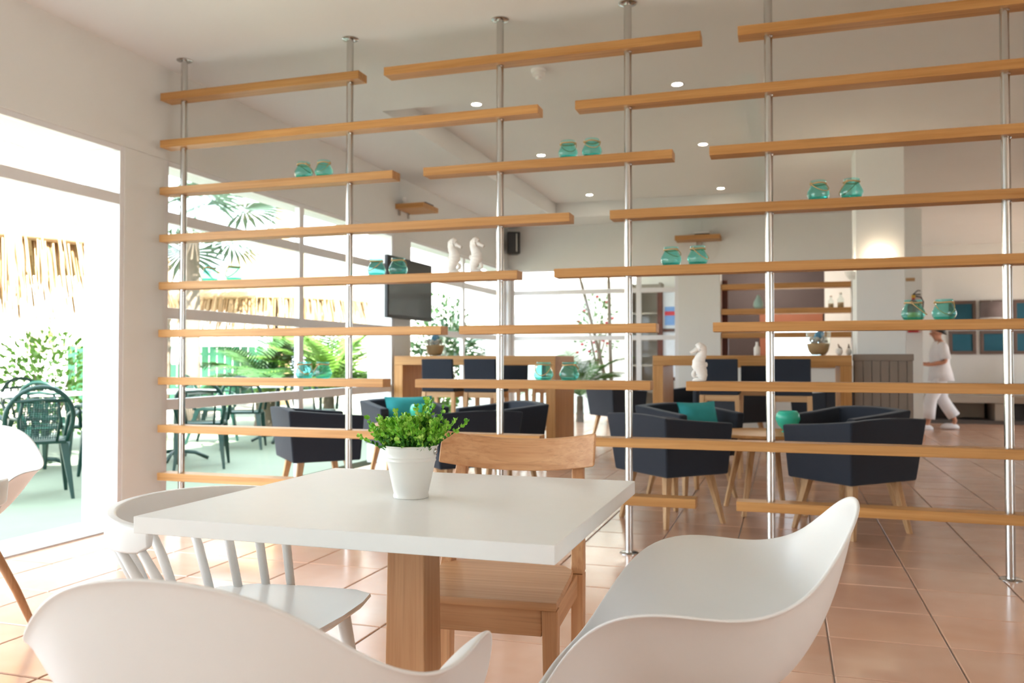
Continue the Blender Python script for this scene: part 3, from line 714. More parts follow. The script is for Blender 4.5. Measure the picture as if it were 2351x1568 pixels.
def cushion(name, label, mat, loc, rz, tilt, wd=.40, ht=.30):
    mb = MB(); n = 12
    for side in (1, -1):
        base = len(mb.v)
        for i in range(n+1):
            for j in range(n+1):
                u, v = -1+2*i/n, -1+2*j/n; th = .065*(1-u**4)*(1-v**4)+.004
                pin = 1-.07*(1-abs(u)**2)*abs(v)**3; pin2 = 1-.07*(1-abs(v)**2)*abs(u)**3
                mb.v.append((u*wd/2*pin2, side*th, v*ht/2*pin))
        for i in range(n):
            for j in range(n):
                q = (base+i*(n+1)+j, base+(i+1)*(n+1)+j, base+(i+1)*(n+1)+j+1, base+i*(n+1)+j+1); mb.f.append(q if side < 0 else tuple(reversed(q)))
    o = mb.build(name, mat, None, smooth=True); o.location = loc; o.rotation_euler = (tilt, 0, rz); return tag(o, label, 'cushion')
cushion('teal_cushion', 'teal cushion in the armchair by the window, behind the potted plant', 'cushion_teal', (-3.115, 6.775, .605), heading(d, -d), R(14), .44, .29)
cushion('mint_cushion', 'mint-green cushion leaning in the armchair at the middle right', 'cushion_teal', (-.64, 6.70, .600), heading(d, -d)+.1, R(14), .40, .29)

def coffee_table(label, loc, r=.36):
    t = thing('coffee_table', label, 'table', loc, .35, 'round wooden coffee tables')
    MB().lathe([(r-.02, .530), (r, .538), (r, .552), (r-.004, .556)], 40).build('table_top', 'oakX', t, angle=40)
    for k in range(4):
        a = PI/4+k*PI/2
        MB().taper((.30*math.cos(a), .30*math.sin(a), 0), (.17*math.cos(a), .17*math.sin(a), .505), .0145, .022).build('leg', 'ashZ', t, bevel=.003)
    MB().box(-.17, .17, -.017, .017, .500, .530).build('apron', 'ashX', t, bevel=.003)
    MB().box(-.017, .017, -.17, .17, .4995, .5295).build('apron', 'ashY', t, bevel=.003)
    return t
coffee_table('round oak coffee table with a mint bowl, between the right armchairs', (-.15, 6.27, 0))
coffee_table('round oak coffee table hidden behind the potted plant', (-2.80, 6.27, 0))
def bowl_vase(name, label, loc, r=.062, h=.118):
    prof = [(.0, .0), (.030, .0), (.034, .004), (.022, .010), (.030, .018), (r*.82, h*.34), (r, h*.62), (r*.94, h*.86), (r*.74, h), (r*.70, h), (r*.88, h*.84), (r*.93, h*.62), (r*.74, h*.36), (.001, h*.22)]
    return tag(MB().lathe([(a*1.35, b*1.15) for a, b in prof], 32, cap=False).build(name, 'mint_glass', None, loc, smooth=True), label, 'vase')
bowl_vase('mint_vase', 'mint-green footed bowl on the right coffee table behind a pole', (.012, 6.30, .556), .062, .130)
bowl_vase('aqua_vase', 'aqua bowl on the left coffee table, peeking over the plant', (-2.84, 6.38, .556), .062, .128)

# ================================================================== bar tables, stools and what stands on them
def bar_table(label, x0, x1, y0=8.3, y1=9.1):
    t = thing('bar_table', label, 'table', ((x0+x1)/2, (y0+y1)/2, 0), 0, 'oak bar tables')
    hx = (x1-x0)/2; hy = (y1-y0)/2
    MB().box(-hx, hx, -hy, hy, 1.008, 1.105).build('table_top', 'oakX', t, bevel=.004)
    for s in (-1, 1): MB().box(min(s*hx, s*(hx-.1)), max(s*hx, s*(hx-.1)), -hy, hy, 0, 1.008).build('end_panel', 'oakZ', t, bevel=.004)
    return t
bar_table('high oak bar table at left, beside the television pillar', -4.0, -2.212)
bar_table('high oak bar table at right, before the serving hatch', -1.233, .572)
def bar_stool():
    t = thing('bar_stool', '', 'stool', group='upholstered bar stools')
    MB().hexa([(-.165, -.20, .80), (.165, -.20, .80), (.165, -.16, .80), (-.165, -.16, .80)], [(-.165, -.225, 1.072), (.165, -.225, 1.072), (.165, -.183, 1.072), (-.165, -.183, 1.072)]).build('backrest', 'upholstery', t, bevel=.010, seg=3)
    MB().box(-.175, .175, -.19, .18, .745, .815).build('seat', 'upholstery', t, bevel=.015, seg=3)
    for s in (-1, 1):
        for y, yf in ((-.165, -.205), (.15, .185)): MB().taper((s*.175, yf, 0), (s*.155, y, .745), .016, .020).build('leg', 'ashZ', t, bevel=.003)
        MB().box(s*.157-.012, s*.157+.012, -.148, .135, .690, .744).build('side_rail', 'ashY', t, bevel=.002)
        MB().box(s*.168-.010, s*.168+.010, -.175, .16, .27, .30).build('foot_rail', 'ashY', t, bevel=.002)
    for y in (-.165, .152): MB().box(-.144, .144, y-.012, y+.012, .690, .7445).build('front_rail', 'ashX', t, bevel=.002)
    MB().box(-.160, .160, .158, .178, .27, .30).build('foot_rest', 'ashX', t, bevel=.002)
    return t
st = bar_stool(); stu = [False]
for x, y, rz, lb in ((-3.295, 8.02, 0, 'bar stool at the left bar table, nearest the television pillar'), (-2.845, 8.02, 0, 'bar stool at the left bar table, just left of a steel pole'),
                     (-.575, 8.10, 0, 'bar stool at the right bar table behind the lone seahorse'), (.045, 8.10, 0, 'bar stool at the right bar table beside the steel pole'),
                     (-3.05, 9.38, PI, 'bar stool on the far side of the left bar table, left one'), (-2.55, 9.38, PI, 'bar stool on the far side of the left bar table, right one'),
                     (-.30, 9.38, PI, 'bar stool on the far side of the right bar table')):
    place(st, stu, lb, (x, y, 0), rz)
def sand_vase(label, loc, r=.12, h=.245):
    t = thing('sand_vase', label, 'vase', loc, 0, 'glass vases filled with sand')
    prof = [(.0, .004), (r*.45, .003), (r*.55, .0), (r*.80, h*.18), (r*.93, h*.42), (r*.98, h*.7), (r, h)]
    MB().lathe(prof, 32, cap=False).build('glass', 'clear_glass', t, smooth=True)
    MB().lathe([(.001, .006), (r*.52, .006), (r*.77, h*.18), (r*.905, h*.42), (r*.915, h*.50), (.001, h*.52)], 28, cap=False).build('sand', 'sand', t, smooth=True)
    rg = random.Random(3); mb = MB()
    for k in range(46):
        a = rg.uniform(0, 2*PI); q = r*.72*math.sqrt(rg.random()); mb.ball((q*math.cos(a), q*math.sin(a), h*.53+rg.uniform(0, .05)), (rg.uniform(.012, .024), rg.uniform(.010, .02), rg.uniform(.008, .016)), 7, 5)
    mb.build('shells', 'shell_mix', t, smooth=True, kind='stuff')
    MB().tube([(-.02, -.03, h*.6), (0, -.02, h*.8), (.03, 0, h*.95)], [.03, .04, .03], 10).build('ribbon', 'blue_ribbon', t, smooth=True)
    return t
sand_vase('glass vase of sand and shells on the right bar table', (.30, 8.72, 1.105), .115, .235)
sand_vase('earth-filled glass vase on the left bar table before the shrub', (-3.745, 8.82, 1.105), .115, .245)
def cork_bottle(name, label, loc, h, r, mat='clear_glass', fill=True):
    t = thing(name, label, 'bottle', loc, 0, 'small corked bottles')
    MB().lathe([(.0, .003), (r*.9, .0), (r, .006), (r, h*.58), (r*.5, h*.72), (r*.42, h*.8), (r*.42, h*.9)], 18, cap=False).build('glass', mat, t, smooth=True)
    MB().lathe([(r*.36, h*.86), (r*.46, h*1.0)], 12).build('cork', 'ceramic_white', t, angle=40)
    if fill: MB().lathe([(.001, .005), (r*.93, .005), (r*.93, h*.34), (.001, h*.36)], 16, cap=False).build('sand', 'sand', t, angle=40)
    return t
cork_bottle('corked_bottle', 'smaller corked sand bottle on the hatch shelf', (.595, YB+.12, 1.775), .165, .036)
cork_bottle('corked_bottle', 'taller corked sand bottle on the hatch shelf, beside the pillar', (.720, YB+.12, 1.775), .205, .042)
tag(MB().lathe([(.0, .0), (.045, .0), (.062, .02), (.072, .055), (.064, .095), (.042, .135), (.028, .165), (.022, .185), (.008, .198), (.001, .2)], 28, cap=False).build('pear_ornament', 'pear_ceramic', None, (-.36, YB+.12, 1.775), smooth=True), 'pale teal pear-shaped ornament on the hatch shelf', 'ornament')
cork_bottle('shaker_bottle', 'little white-capped cruet on the right bar table by the pole', (-.27, 8.75, 1.105), .135, .030, 'ceramic_white', False)
for i, (x, rz, lb) in enumerate(((.50, 0, 'small grey bird-shaped cruet on the right bar table end, left'), (.545, 0, 'small grey bird-shaped cruet on the right bar table end, right'))):
    t = thing('bird_cruet', lb, 'ornament', (x-.02+i*.045, 8.55+i*.1, 1.105), .4+i, 'bird cruets on the bar table')
    MB().ball((0, 0, .036), (.034, .028, .036), 14, 10).build('body', 'ceramic_white', t, smooth=True)
    MB().tube([(.012, 0, .058), (-.002, 0, .085), (-.012, 0, .108)], [.017, .008, .004], 10).build('neck', 'taupe_paint', t, smooth=True)
# ================================================================== fixtures on walls and ceiling
tv = thing('wall_television', 'flat black television fixed to the white pillar between the windows', 'television', (-3.90, 8.49, 1.50))
MB().box(-.03, .012, -.575, .575, 0, .65).build('cabinet', 'black_plastic', tv, bevel=.008)
MB().box(.0121, .0145, -.553, .553, .035, .632).build('screen', 'tv_screen', tv)
MB().box(-.085, -.03, -.12, .12, .2, .45).build('wall_bracket', 'dark_metal', tv, bevel=.004)
MB().box(-.118, -.085, -.15, .15, .15, .5).build('wall_plate', 'dark_metal', tv, bevel=.004)
sh1 = thing('wall_shelf', 'small oak shelf high on the pillar above the television', 'shelf', (-4.02, 8.56, 2.70), 0, 'small oak wall shelves')
MB().box(0, .335, -.205, .205, 0, .055).build('board', 'oakX', sh1, bevel=.004)
for y in (-.12, .12): MB().box(0.001, .02, y-.015, y+.015, -.06, 0).build('bracket', 'steel', sh1, bevel=.002)
tag(MB().box(-3.90, -3.72, 8.50, 8.72, 2.7555, 2.785).build('receiver_box', 'black_plastic', bevel=.006), 'flat black box lying on the shelf above the television', 'receiver')
sp = thing('ceiling_sensor', 'white twin-lens sensor on the shelf above the television', 'sensor', (-3.94, 8.44, 2.755))
MB().lathe([(.028, 0), (.03, .02), (.02, .035)], 16).build('base', 'white_plastic', sp, angle=40)
MB().ball((0, -.005, .055), .026, 12, 8).build('lens', 'white_plastic', sp, smooth=True)
MB().tube([(-.05, .0, .002), (-.064, .0, .12), (-.068, 0, .30)], .003, 6).build('cable', 'white_plastic', sp, smooth=True)
sh2 = thing('wall_shelf', 'small oak shelf on the far wall above the serving hatch side', 'shelf', (-1.16, YB, 2.735), 0, 'small oak wall shelves')
MB().box(-.31, .31, -.30, 0, 0, .065).build('board', 'oakX', sh2, bevel=.004)
MB().box(-.04, .04, -.04, 0, -.05, 0).build('bracket', 'steel', sh2, bevel=.002)
t = thing('media_box', 'white and black media box on the far wall shelf', 'receiver', (-1.10, YB-.16, 2.80))
MB().box(-.10, .10, -.08, .08, 0, .022).build('base', 'black_plastic', t, bevel=.004)
MB().box(-.12, .10, -.08, .08, .022, .05).build('cover', 'white_plastic', t, bevel=.008)
MB().tube([(-.02, .12, .04), (-.03, .150, .15), (-.02, .152, .24)], .004, 6).build('cable', 'white_plastic', t, smooth=True)
MB().tube([(.17, .13, -.06), (.20, .14, -.16), (.16, .145, -.28), (.06, .148, -.36)], .004, 6).build('power_lead', 'white_plastic', t, smooth=True)
spk = thing('wall_speaker', 'black loudspeaker in the corner under the ceiling', 'speaker', (-3.87, 12.13, 2.64), .35)
MB().hexa([(-.11, -.10, 0), (.09, -.10, 0), (.06, .10, 0), (-.08, .10, 0)], [(-.11, -.10, .33), (.09, -.10, .33), (.06, .10, .33), (-.08, .10, .33)]).build('cabinet', 'black_plastic', spk, bevel=.015)
MB().box(-.098, .078, -.112, -.1005, .02, .31).build('grille', 'black_plastic', spk, bevel=.006)
MB().box(.025, .04, -.1155, -.112, .03, .30).build('trim_strip', 'steel', spk, bevel=.001)
MB().box(-.02, .02, .10, .16, .1, .2).build('bracket', 'dark_metal', spk)
# downlights in the raised tray
DL = [(-2.52, 6.83, 'near row, left'), (-.81, 6.82, 'near row, right'), (-2.49, 8.76, 'middle row, left'), (-.79, 8.82, 'middle row, right'), (-2.48, 11.08, 'far row, left'), (-.78, 11.17, 'far row, right')]
for x, y, w_ in DL:
    t = thing('downlight', 'lit round downlight in the ceiling tray, '+w_, 'downlight', (x, y, CZ), 0, 'downlights in the ceiling tray')
    MB().lathe([(.040, -.001), (.058, -.003), (.060, -.001), (.060, -.0002)], 28, cap=False).build('trim_ring', 'frame_aluminium', t, smooth=True)
    MB().lathe([(.001, -.0012), (.041, -.0012)], 28, cap=False).build('lens', 'lamp_glow', t)
sd = thing('smoke_detector', 'white smoke detector on the ceiling behind the divider', 'smoke detector', (-1.604, 5.584, CEIL))
MB().lathe([(.052, 0), (.052, -.014), (.046, -.02)], 30).build('base', 'white_plastic', sd, angle=35)
MB().lathe([(.042, -.0195), (.044, -.03), (.040, -.046), (.030, -.05)], 30).build('body', 'white_plastic', sd, angle=35)
MB().lathe([(.022, -.05), (.020, -.066), (.012, -.070)], 24).build('chamber', 'white_plastic', sd, angle=35)
# sconces on the pillar
def sconce(label, loc, rz):
    t = thing('wall_sconce', label, 'lamp', loc, rz, 'plaster sconces on the pillar')
    rs = []
    for r, z in ((.05, 0), (.075, .03), (.09, .07)): rs.append([(r*math.cos(PI*j/12), -r*math.sin(PI*j/12), z) for j in range(13)])
    mb = MB()
    for r in rs: mb.v += r
    for i in range(2):
        for j in range(12): mb.f.append((i*13+j, i*13+j+1, (i+1)*13+j+1, (i+1)*13+j))
    mb.f.append(tuple(range(12, -1, -1)))
    mb.build('bowl', 'ceramic_white', t, solid=.006)
    MB().ball((0, -.04, .055), .02, 10, 8).build('bulb', 'lamp_glow', t, smooth=True)
    l = bpy.data.lights.new('sconce_light', 'POINT'); l.energy = .3; l.color = (1, .78, .52); l.shadow_soft_size = .03
    o = bpy.data.objects.new('sconce_light', l); COL.objects.link(o); o.parent = t; o.location = (0, -.045, .085)
    return t
sconce('lit plaster sconce on the front of the white pillar', (.835, 8.5, 1.905), 0)
sconce('plaster sconce on the left side of the white pillar', (.632, 8.70, 1.835), -PI/2)
# fire extinguisher and sign on the far wall end
fe = thing('fire_extinguisher', 'red fire extinguisher on the white wall end behind the pillar', 'fire extinguisher', (1.60, YB-.085, 1.42))
MB().lathe([(.0, .0), (.07, .0), (.075, .01), (.075, .34), (.066, .385), (.035, .42), (.022, .43), (.022, .45)], 26).build('cylinder', 'red_paint', fe, angle=40)
MB().lathe([(.0755, .12), (.0757, .26)], 26, cap=False).build('label', 'yellow_label', fe)
MB().box(-.022, .022, -.022, .022, .45, .49).build('valve', 'yellow_label', fe, bevel=.004)
MB().box(-.012, .085, -.012, .012, .49, .505).build('handle', 'black_plastic', fe, bevel=.003)
MB().tube([(0, 0, .50), (.05, 0, .55), (.085, 0, .545)], .007, 8).build('lever', 'black_plastic', fe, smooth=True)
MB().tube([(.02, -.01, .475), (.085, -.02, .46), (.115, -.02, .40), (.10, -.01, .2), (.088, 0, .1)], .009, 8).build('hose', 'black_plastic', fe, smooth=True)
MB().box(-.02, .02, .072, .085, .2, .3).build('wall_hook', 'dark_metal', fe)
tag(MB().box(1.52, 1.63, YB-.012, YB, 2.10, 2.145).build('wall_plaque', 'sand', bevel=.004), 'small tan plaque on the wall above the fire extinguisher', 'plaque')
# corridor: pictures, lamp, bench, people
def picture(label, x0, x1, z0, z1):
    t = thing('framed_picture', label, 'picture', ((x0+x1)/2, 16.4, z0), 0, 'teal pictures on the corridor wall')
    hx = (x1-x0)/2; h = z1-z0; f = .055
    for b_ in ((-hx, hx, 0, f), (-hx, hx, h-f, h)): MB().box(b_[0], b_[1], -.035, 0, b_[2], b_[3]).build('frame_rail', 'frame_taupe', t, bevel=.006)
    for s in (-1, 1): MB().box(min(s*hx, s*(hx-f)), max(s*hx, s*(hx-f)), -.0345, 0, f, h-f).build('frame_stile', 'frame_taupe', t, bevel=.006)
    MB().box(-hx+f, hx-f, -.012, -.002, f, h-f).build('print', 'teal_print', t)
picture('teal framed picture, upper row, first from the white wall', 2.705, 3.125, 1.68, 2.08)
picture('teal framed picture, upper row, behind the grey lamp shade', 3.185, 3.625, 1.68, 2.08)
picture('teal framed picture, upper row, right of the steel pole', 3.69, 4.11, 1.68, 2.08)
picture('teal framed picture, lower row, first right of the walking person', 2.70, 3.125, 1.155, 1.56)
picture('teal framed picture, lower row, just left of the steel pole', 3.185, 3.625, 1.155, 1.56)
picture('teal framed picture, lower row, right of the steel pole', 3.69, 4.11, 1.155, 1.56)
lp = thing('corridor_lamp', 'wall lamp with a grey drum shade before the framed pictures', 'lamp', (3.30, 16.06, 1.76))
MB().lathe([(.17, .0), (.165, .27)], 30, cap=False).build('shade', 'shade_fabric', lp, angle=40, solid=.004)
MB().lathe([(.171, -.012), (.171, .006)], 30, cap=False).build('shade_rim', 'white_plastic', lp, solid=.006)
MB().tube([(0, .33, -.16), (0, .12, -.12), (0, 0, .14), (0, 0, .30)], .010, 8).build('arm', 'steel', lp, smooth=True)
MB().box(-.05, .05, .325, .34, -.185, -.085).build('wall_plate', 'steel', lp, bevel=.003)
bn = thing('corridor_bench', 'long plastered bench with dark open niches along the corridor wall', 'bench', (4.4, 16.05, 0))
MB().box(-2.4, 2.5, -.35, .345, .345, .465).build('seat', 'bench_plaster', bn, bevel=.012)
for x in (-2.3, -1.05, .2, 1.45, 2.4): MB().box(x-.09, x+.09, -.32, .345, .06, .345).build('pier', 'bench_plaster', bn, bevel=.008)
MB().box(-2.2, 2.3, .25, .345, .06, .345).build('niche_back', 'niche_paint', bn)
MB().box(-2.4, 2.5, -.33, .345, 0, .06).build('plinth', 'niche_paint', bn)
for x in (-1.45, -.2): MB().box(x-.22, x+.24, .10, .13, .08, .33).build('niche_panel', 'bench_plaster', bn)

# ---- people
def skin_body(name, pts, edges, rad, mat, root, parent):
    me = bpy.data.meshes.new(name); me.from_pydata(pts, edges, []); o = bpy.data.objects.new(name, me); COL.objects.link(o); me.materials.append(MATS[mat]); o.parent = parent
    md = o.modifiers.new('skin', 'SKIN'); md.use_smooth_shade = True
    for i, r in enumerate(rad): v = me.skin_vertices[0].data[i]; v.radius = r if isinstance(r, tuple) else (r, r); v.use_root = (i == root)
    md2 = o.modifiers.new('sub', 'SUBSURF'); md2.levels = 2; md2.render_levels = 2
    return o
def ell(c, a, b, n=20, ax=0): return [(c[0]+a*math.cos(2*PI*j/n), c[1]+b*math.sin(2*PI*j/n), c[2]) for j in range(n)]
def person_walking(label, loc, rz):
    t = thing('person', label, 'person', loc, rz)
    P_ = []; E_ = []; Rr = []
    def add(p, r, par=None):
        P_.append(p); Rr.append(r); i = len(P_)-1
        if par is not None: E_.append((par, i))
        return i
    pel = add((0, 0, .86), (.135, .11)); sp_ = add((0, .01, 1.02), (.115, .095), pel); che = add((0, .015, 1.18), (.135, .10), sp_); sho = add((0, .01, 1.29), (.09, .07), che)
    nk = add((0, .03, 1.355), .046, sho); jaw = add((0, .055, 1.42), (.062, .07), nk); hd = add((0, .055, 1.50), (.074, .092), jaw); tp = add((0, .045, 1.565), (.05, .06), hd)
    add((0, .158, 1.458), .012, add((0, .128, 1.462), .020, jaw))                       # nose
    for s in (-1, 1):
        add((s*.088, .045, 1.465), .012, add((s*.072, .05, 1.465), .022, hd))            # ears
        sh_ = add((s*.165, .005, 1.275), .052, sho)
        if s < 0: el = add((s*.205, -.03, 1.03), .040, sh_); wr = add((s*.15, .19, .985), .028, el); hn = add((s*.11, .26, 1.0), (.034, .02), wr)
        else: el = add((s*.205, -.05, 1.03), .040, sh_); wr = add((s*.16, .17, .99), .028, el); hn = add((s*.12, .24, 1.0), (.034, .02), wr)
        for k in range(4):
            b_ = Vector(P_[hn])+Vector((s*(-.024+.016*k)*.6, .035, .016-.011*k)); f1 = add(tuple(b_), .0085, hn); add(tuple(b_+Vector((-s*.02, .028-.004*abs(k-1), -.012))), .0075, f1)
        th = add((P_[hn][0]-s*.03, P_[hn][1]+.005, P_[hn][2]+.026), .010, hn); add((P_[hn][0]-s*.035, P_[hn][1]+.035, P_[hn][2]+.034), .008, th)
        hip = add((s*.085, 0, .80), .085, pel)
        if s < 0: kn = add((s*.09, .16, .47), .055, hip); an = add((s*.09, .20, .10), .036, kn); add((s*.09, .33, .045), .03, add((s*.09, .27, .04), .034, an))
        else: kn = add((s*.09, -.02, .47), .055, hip); an = add((s*.09, -.22, .13), .036, kn); add((s*.09, -.10, .035), .03, add((s*.09, -.16, .05), .034, an))
    skin_body('body', P_, E_, Rr, 'skin', 0, t)
    MB().rings([ell((0, .028, 1.335), .065, .058), ell((0, .015, 1.315), .115, .085), ell((0, .01, 1.25), .185, .118), ell((0, .015, 1.15), .182, .135), ell((0, .01, 1.0), .170, .132), ell((0, 0, .86), .192, .160), ell((0, -.005, .74), .202, .180)], cap=False).build('tunic', 'cloth_white', t, smooth=True, solid=.006)
    for s in (-1, 1):
        MB().tube([(s*.13, .005, 1.29), (s*.175, 0, 1.25), (s*.198, -.02, 1.15), (s*.208, -.03, 1.07)], [.062, .072, .068, .070], 14).build('sleeve', 'cloth_white', t, smooth=True)
        if s < 0: pth = [(s*.085, 0, .84), (s*.088, .07, .66), (s*.09, .16, .47), (s*.09, .18, .30), (s*.09, .195, .17)]
        else: pth = [(s*.085, 0, .84), (s*.088, 0, .66), (s*.09, -.03, .47), (s*.09, -.12, .32), (s*.09, -.20, .20)]
        MB().tube(pth, [.105, .105, .092, .090, .092], 16).build('trouser_leg', 'cloth_white', t, smooth=True)
        y, z, tilt = (.26, 0, 0) if s < 0 else (-.14, .012, .22)
        sh_ = MB().rings([[(s*.09+wd*math.cos(2*PI*j/16), y+L*math.sin(2*PI*j/16), z+h+tilt*.0) for j in range(16)] for wd, L, h in ((.046, .125, 0), (.050, .132, .012), (.050, .130, .035), (.042, .105, .062), (.034, .06, .080))]).build('shoe', 'cloth_white', t, smooth=True)
        MB().ball((s*.028, .134, 1.492), (.011, .006, .007), 8, 6).build('eye', 'hair_black', t, smooth=True)
    MB().ball((0, .140, 1.425), (.022, .006, .006), 10, 6).build('mouth', 'poster_red', t, smooth=True)
    MB().rings([[(a*math.cos(2*PI*j/18), yy+b_*math.sin(2*PI*j/18)+tl*math.sin(2*PI*j/18), z+tl*2.2*math.sin(2*PI*j/18)) for j in range(18)] for a, b_, z, yy, tl in ((.080, .088, 1.475, .018, .016), (.088, .098, 1.515, .030, .014), (.084, .098, 1.555, .038, .01), (.062, .075, 1.592, .040, .004), (.02, .025, 1.612, .04, 0))]).build('hair', 'hair_black', t, smooth=True)
    return t
person_walking('person in white tunic and trousers walking past the wall end', (2.24, 14.30, 0), heading(-1, -.05))
def person_seated(label, loc, rz):
    t = thing('person', label, 'person', loc, rz)
    P_ = []; E_ = []; Rr = []
    def add(p, r, par=None):
        P_.append(p); Rr.append(r); i = len(P_)-1
        if par is not None: E_.append((par, i))
        return i
    pel = add((0, 0, .58), (.145, .115)); sp_ = add((0, .02, .74), (.115, .095), pel); che = add((0, .02, .90), (.13, .10), sp_); sho = add((0, .02, 1.0), (.09, .07), che)
    nk = add((0, .045, 1.07), .046, sho); jaw = add((0, .07, 1.13), (.062, .07), nk); hd = add((0, .07, 1.21), (.074, .092), jaw); add((0, .06, 1.275), (.05, .06), hd)
    add((0, .172, 1.168), .012, add((0, .142, 1.172), .020, jaw))
    for s in (-1, 1):
        add((s*.088, .06, 1.175), .012, add((s*.072, .065, 1.175), .022, hd))
        sh_ = add((s*.165, .015, .985), .052, sho); el = add((s*.20, .05, .73), .040, sh_); wr = add((s*.15, .26, .66), .028, el); hn = add((s*.13, .33, .665), (.034, .02), wr)
        for k in range(4):
            b_ = Vector(P_[hn])+Vector((s*(-.024+.016*k), .04, .0)); f1 = add(tuple(b_), .0085, hn); add(tuple(b_+Vector((0, .03-.004*abs(k-1), -.012))), .0075, f1)
        th = add((P_[hn][0]-s*.03, P_[hn][1]+.015, P_[hn][2]+.006), .010, hn); add((P_[hn][0]-s*.04, P_[hn][1]+.04, P_[hn][2]+.0), .008, th)
        hip = add((s*.09, .03, .57), .09, pel); kn = add((s*.10, .43, .55), .058, hip); an = add((s*.10, .47, .10), .036, kn); add((s*.10, .60, .04), .028, add((s*.10, .54, .04), .034, an))
    skin_body('body', P_, E_, Rr, 'skin', 0, t)
    MB().rings([ell((0, .035, 1.045), .065, .058), ell((0, .025, 1.025), .115, .085), ell((0, .02, .96), .18, .118), ell((0, .025, .86), .178, .135), ell((0, .02, .72), .170, .135), ell((0, .01, .60), .190, .165)], cap=False).build('top', 'cloth_plum', t, smooth=True, solid=.006)
    for s in (-1, 1): MB().tube([(s*.13, .015, 1.0), (s*.175, .015, .96), (s*.195, .03, .88)], [.062, .070, .066], 14).build('sleeve', 'cloth_plum', t, smooth=True)
    MB().tube([(0, -.08, .575), (0, .12, .58), (0, .40, .565), (0, .50, .50), (0, .52, .40)], [.15, .19, .19, .18, .19], 18).build('skirt', 'cloth_print', t, smooth=True)
    for s in (-1, 1): MB().rings([[(s*.10+wd*math.cos(2*PI*j/14), .54+L*math.sin(2*PI*j/14), h) for j in range(14)] for wd, L, h in ((.044, .12, 0), (.048, .125, .012), (.045, .115, .04), (.034, .06, .07))]).build('shoe', 'black_plastic', t, smooth=True)
    MB().rings([[(a*math.cos(2*PI*j/18), yy+b_*math.sin(2*PI*j/18), z+tl*2.2*math.sin(2*PI*j/18)) for j in range(18)] for a, b_, z, yy, tl in ((.084, .088, 1.15, .02, .016), (.090, .098, 1.225, .045, .014), (.084, .098, 1.265, .053, .01), (.062, .075, 1.302, .055, .004), (.02, .025, 1.322, .055, 0))]).build('hair', 'hair_black', t, smooth=True)
    return t
person_seated('person in dark plum top seated on the corridor bench at the right edge', (4.12, 15.82, 0), heading(0, -1))
# ================================================================== outdoors
def thatch_parasol(label, loc, r, eave, apex, seed):
    t = thing('thatched_parasol', label, 'parasol', loc, 0, 'thatched parasols on the terrace')
    rg = random.Random(seed)
    MB().lathe([(.001, apex), (r*.22, apex-.16*(apex-eave)), (r*.6, eave+.42*(apex-eave)), (r, eave), (r*.98, eave-.05), (r*.58, eave+.36*(apex-eave)), (.03, apex-.12)], 40, cap=False).build('thatch_roof', 'straw', t, smooth=True)
    MB().lathe([(.001, apex+.10), (.10, apex+.07), (r*.26, apex-.16*(apex-eave)-.01), (r*.285, apex-.26*(apex-eave)), (r*.25, apex-.2*(apex-eave))], 30, cap=False).build('thatch_cap', 'straw_dark', t, smooth=True)
    fr = MB(); fr2 = MB()
    for k in range(3600):
        a = rg.uniform(0, 2*PI); f = rg.uniform(.3, 1.0)**.6; rr = r*f; z = eave+(1-f)*(apex-eave)*.98+.015
        L = rg.uniform(.45, .95) if f > .8 else rg.uniform(.2, .45); w_ = rg.uniform(.006, .014); da = rg.uniform(-.06, .06)
        p0 = Vector((rr*math.cos(a), rr*math.sin(a), z)); out = Vector((math.cos(a), math.sin(a), 0)); sd_ = Vector((-math.sin(a), math.cos(a), 0))
        if f > .80: p1 = p0+out*L*.28+sd_*da*L-Vector((0, 0, L*.95))
        else: p1 = p0+out*L*.72+sd_*da*L-Vector((0, 0, L*.52))+Vector((0, 0, .02))
        (fr if rg.random() < .7 else fr2).add([p0-sd_*w_, p0+sd_*w_, p1+sd_*w_*.3, p1-sd_*w_*.3], [(0, 1, 2, 3)])
    fr.build('straw_fringe', 'straw', t, kind='stuff'); fr2.build('straw_fringe_dark', 'straw_dark', t, kind='stuff')
    MB().lathe([(.06, -.03), (.05, eave+.5*(apex-eave))], 14).build('post', 'dark_metal', t, angle=40)
    for k in range(8):
        a = k*PI/4; MB().tube([(.04*math.cos(a), .04*math.sin(a), apex-.25), (r*.93*math.cos(a), r*.93*math.sin(a), eave+.0)], .018, 6).build('rafter', 'trunk_bark', t, smooth=True)
    return t
thatch_parasol('thatched parasol outside the open door', (-8.45, 6.95, 0), 2.05, 2.22, 3.7, 1)
thatch_parasol('large thatched parasol behind the divider, beyond the window', (-9.5, 14.4, 0), 2.1, 2.15, 3.4, 2)

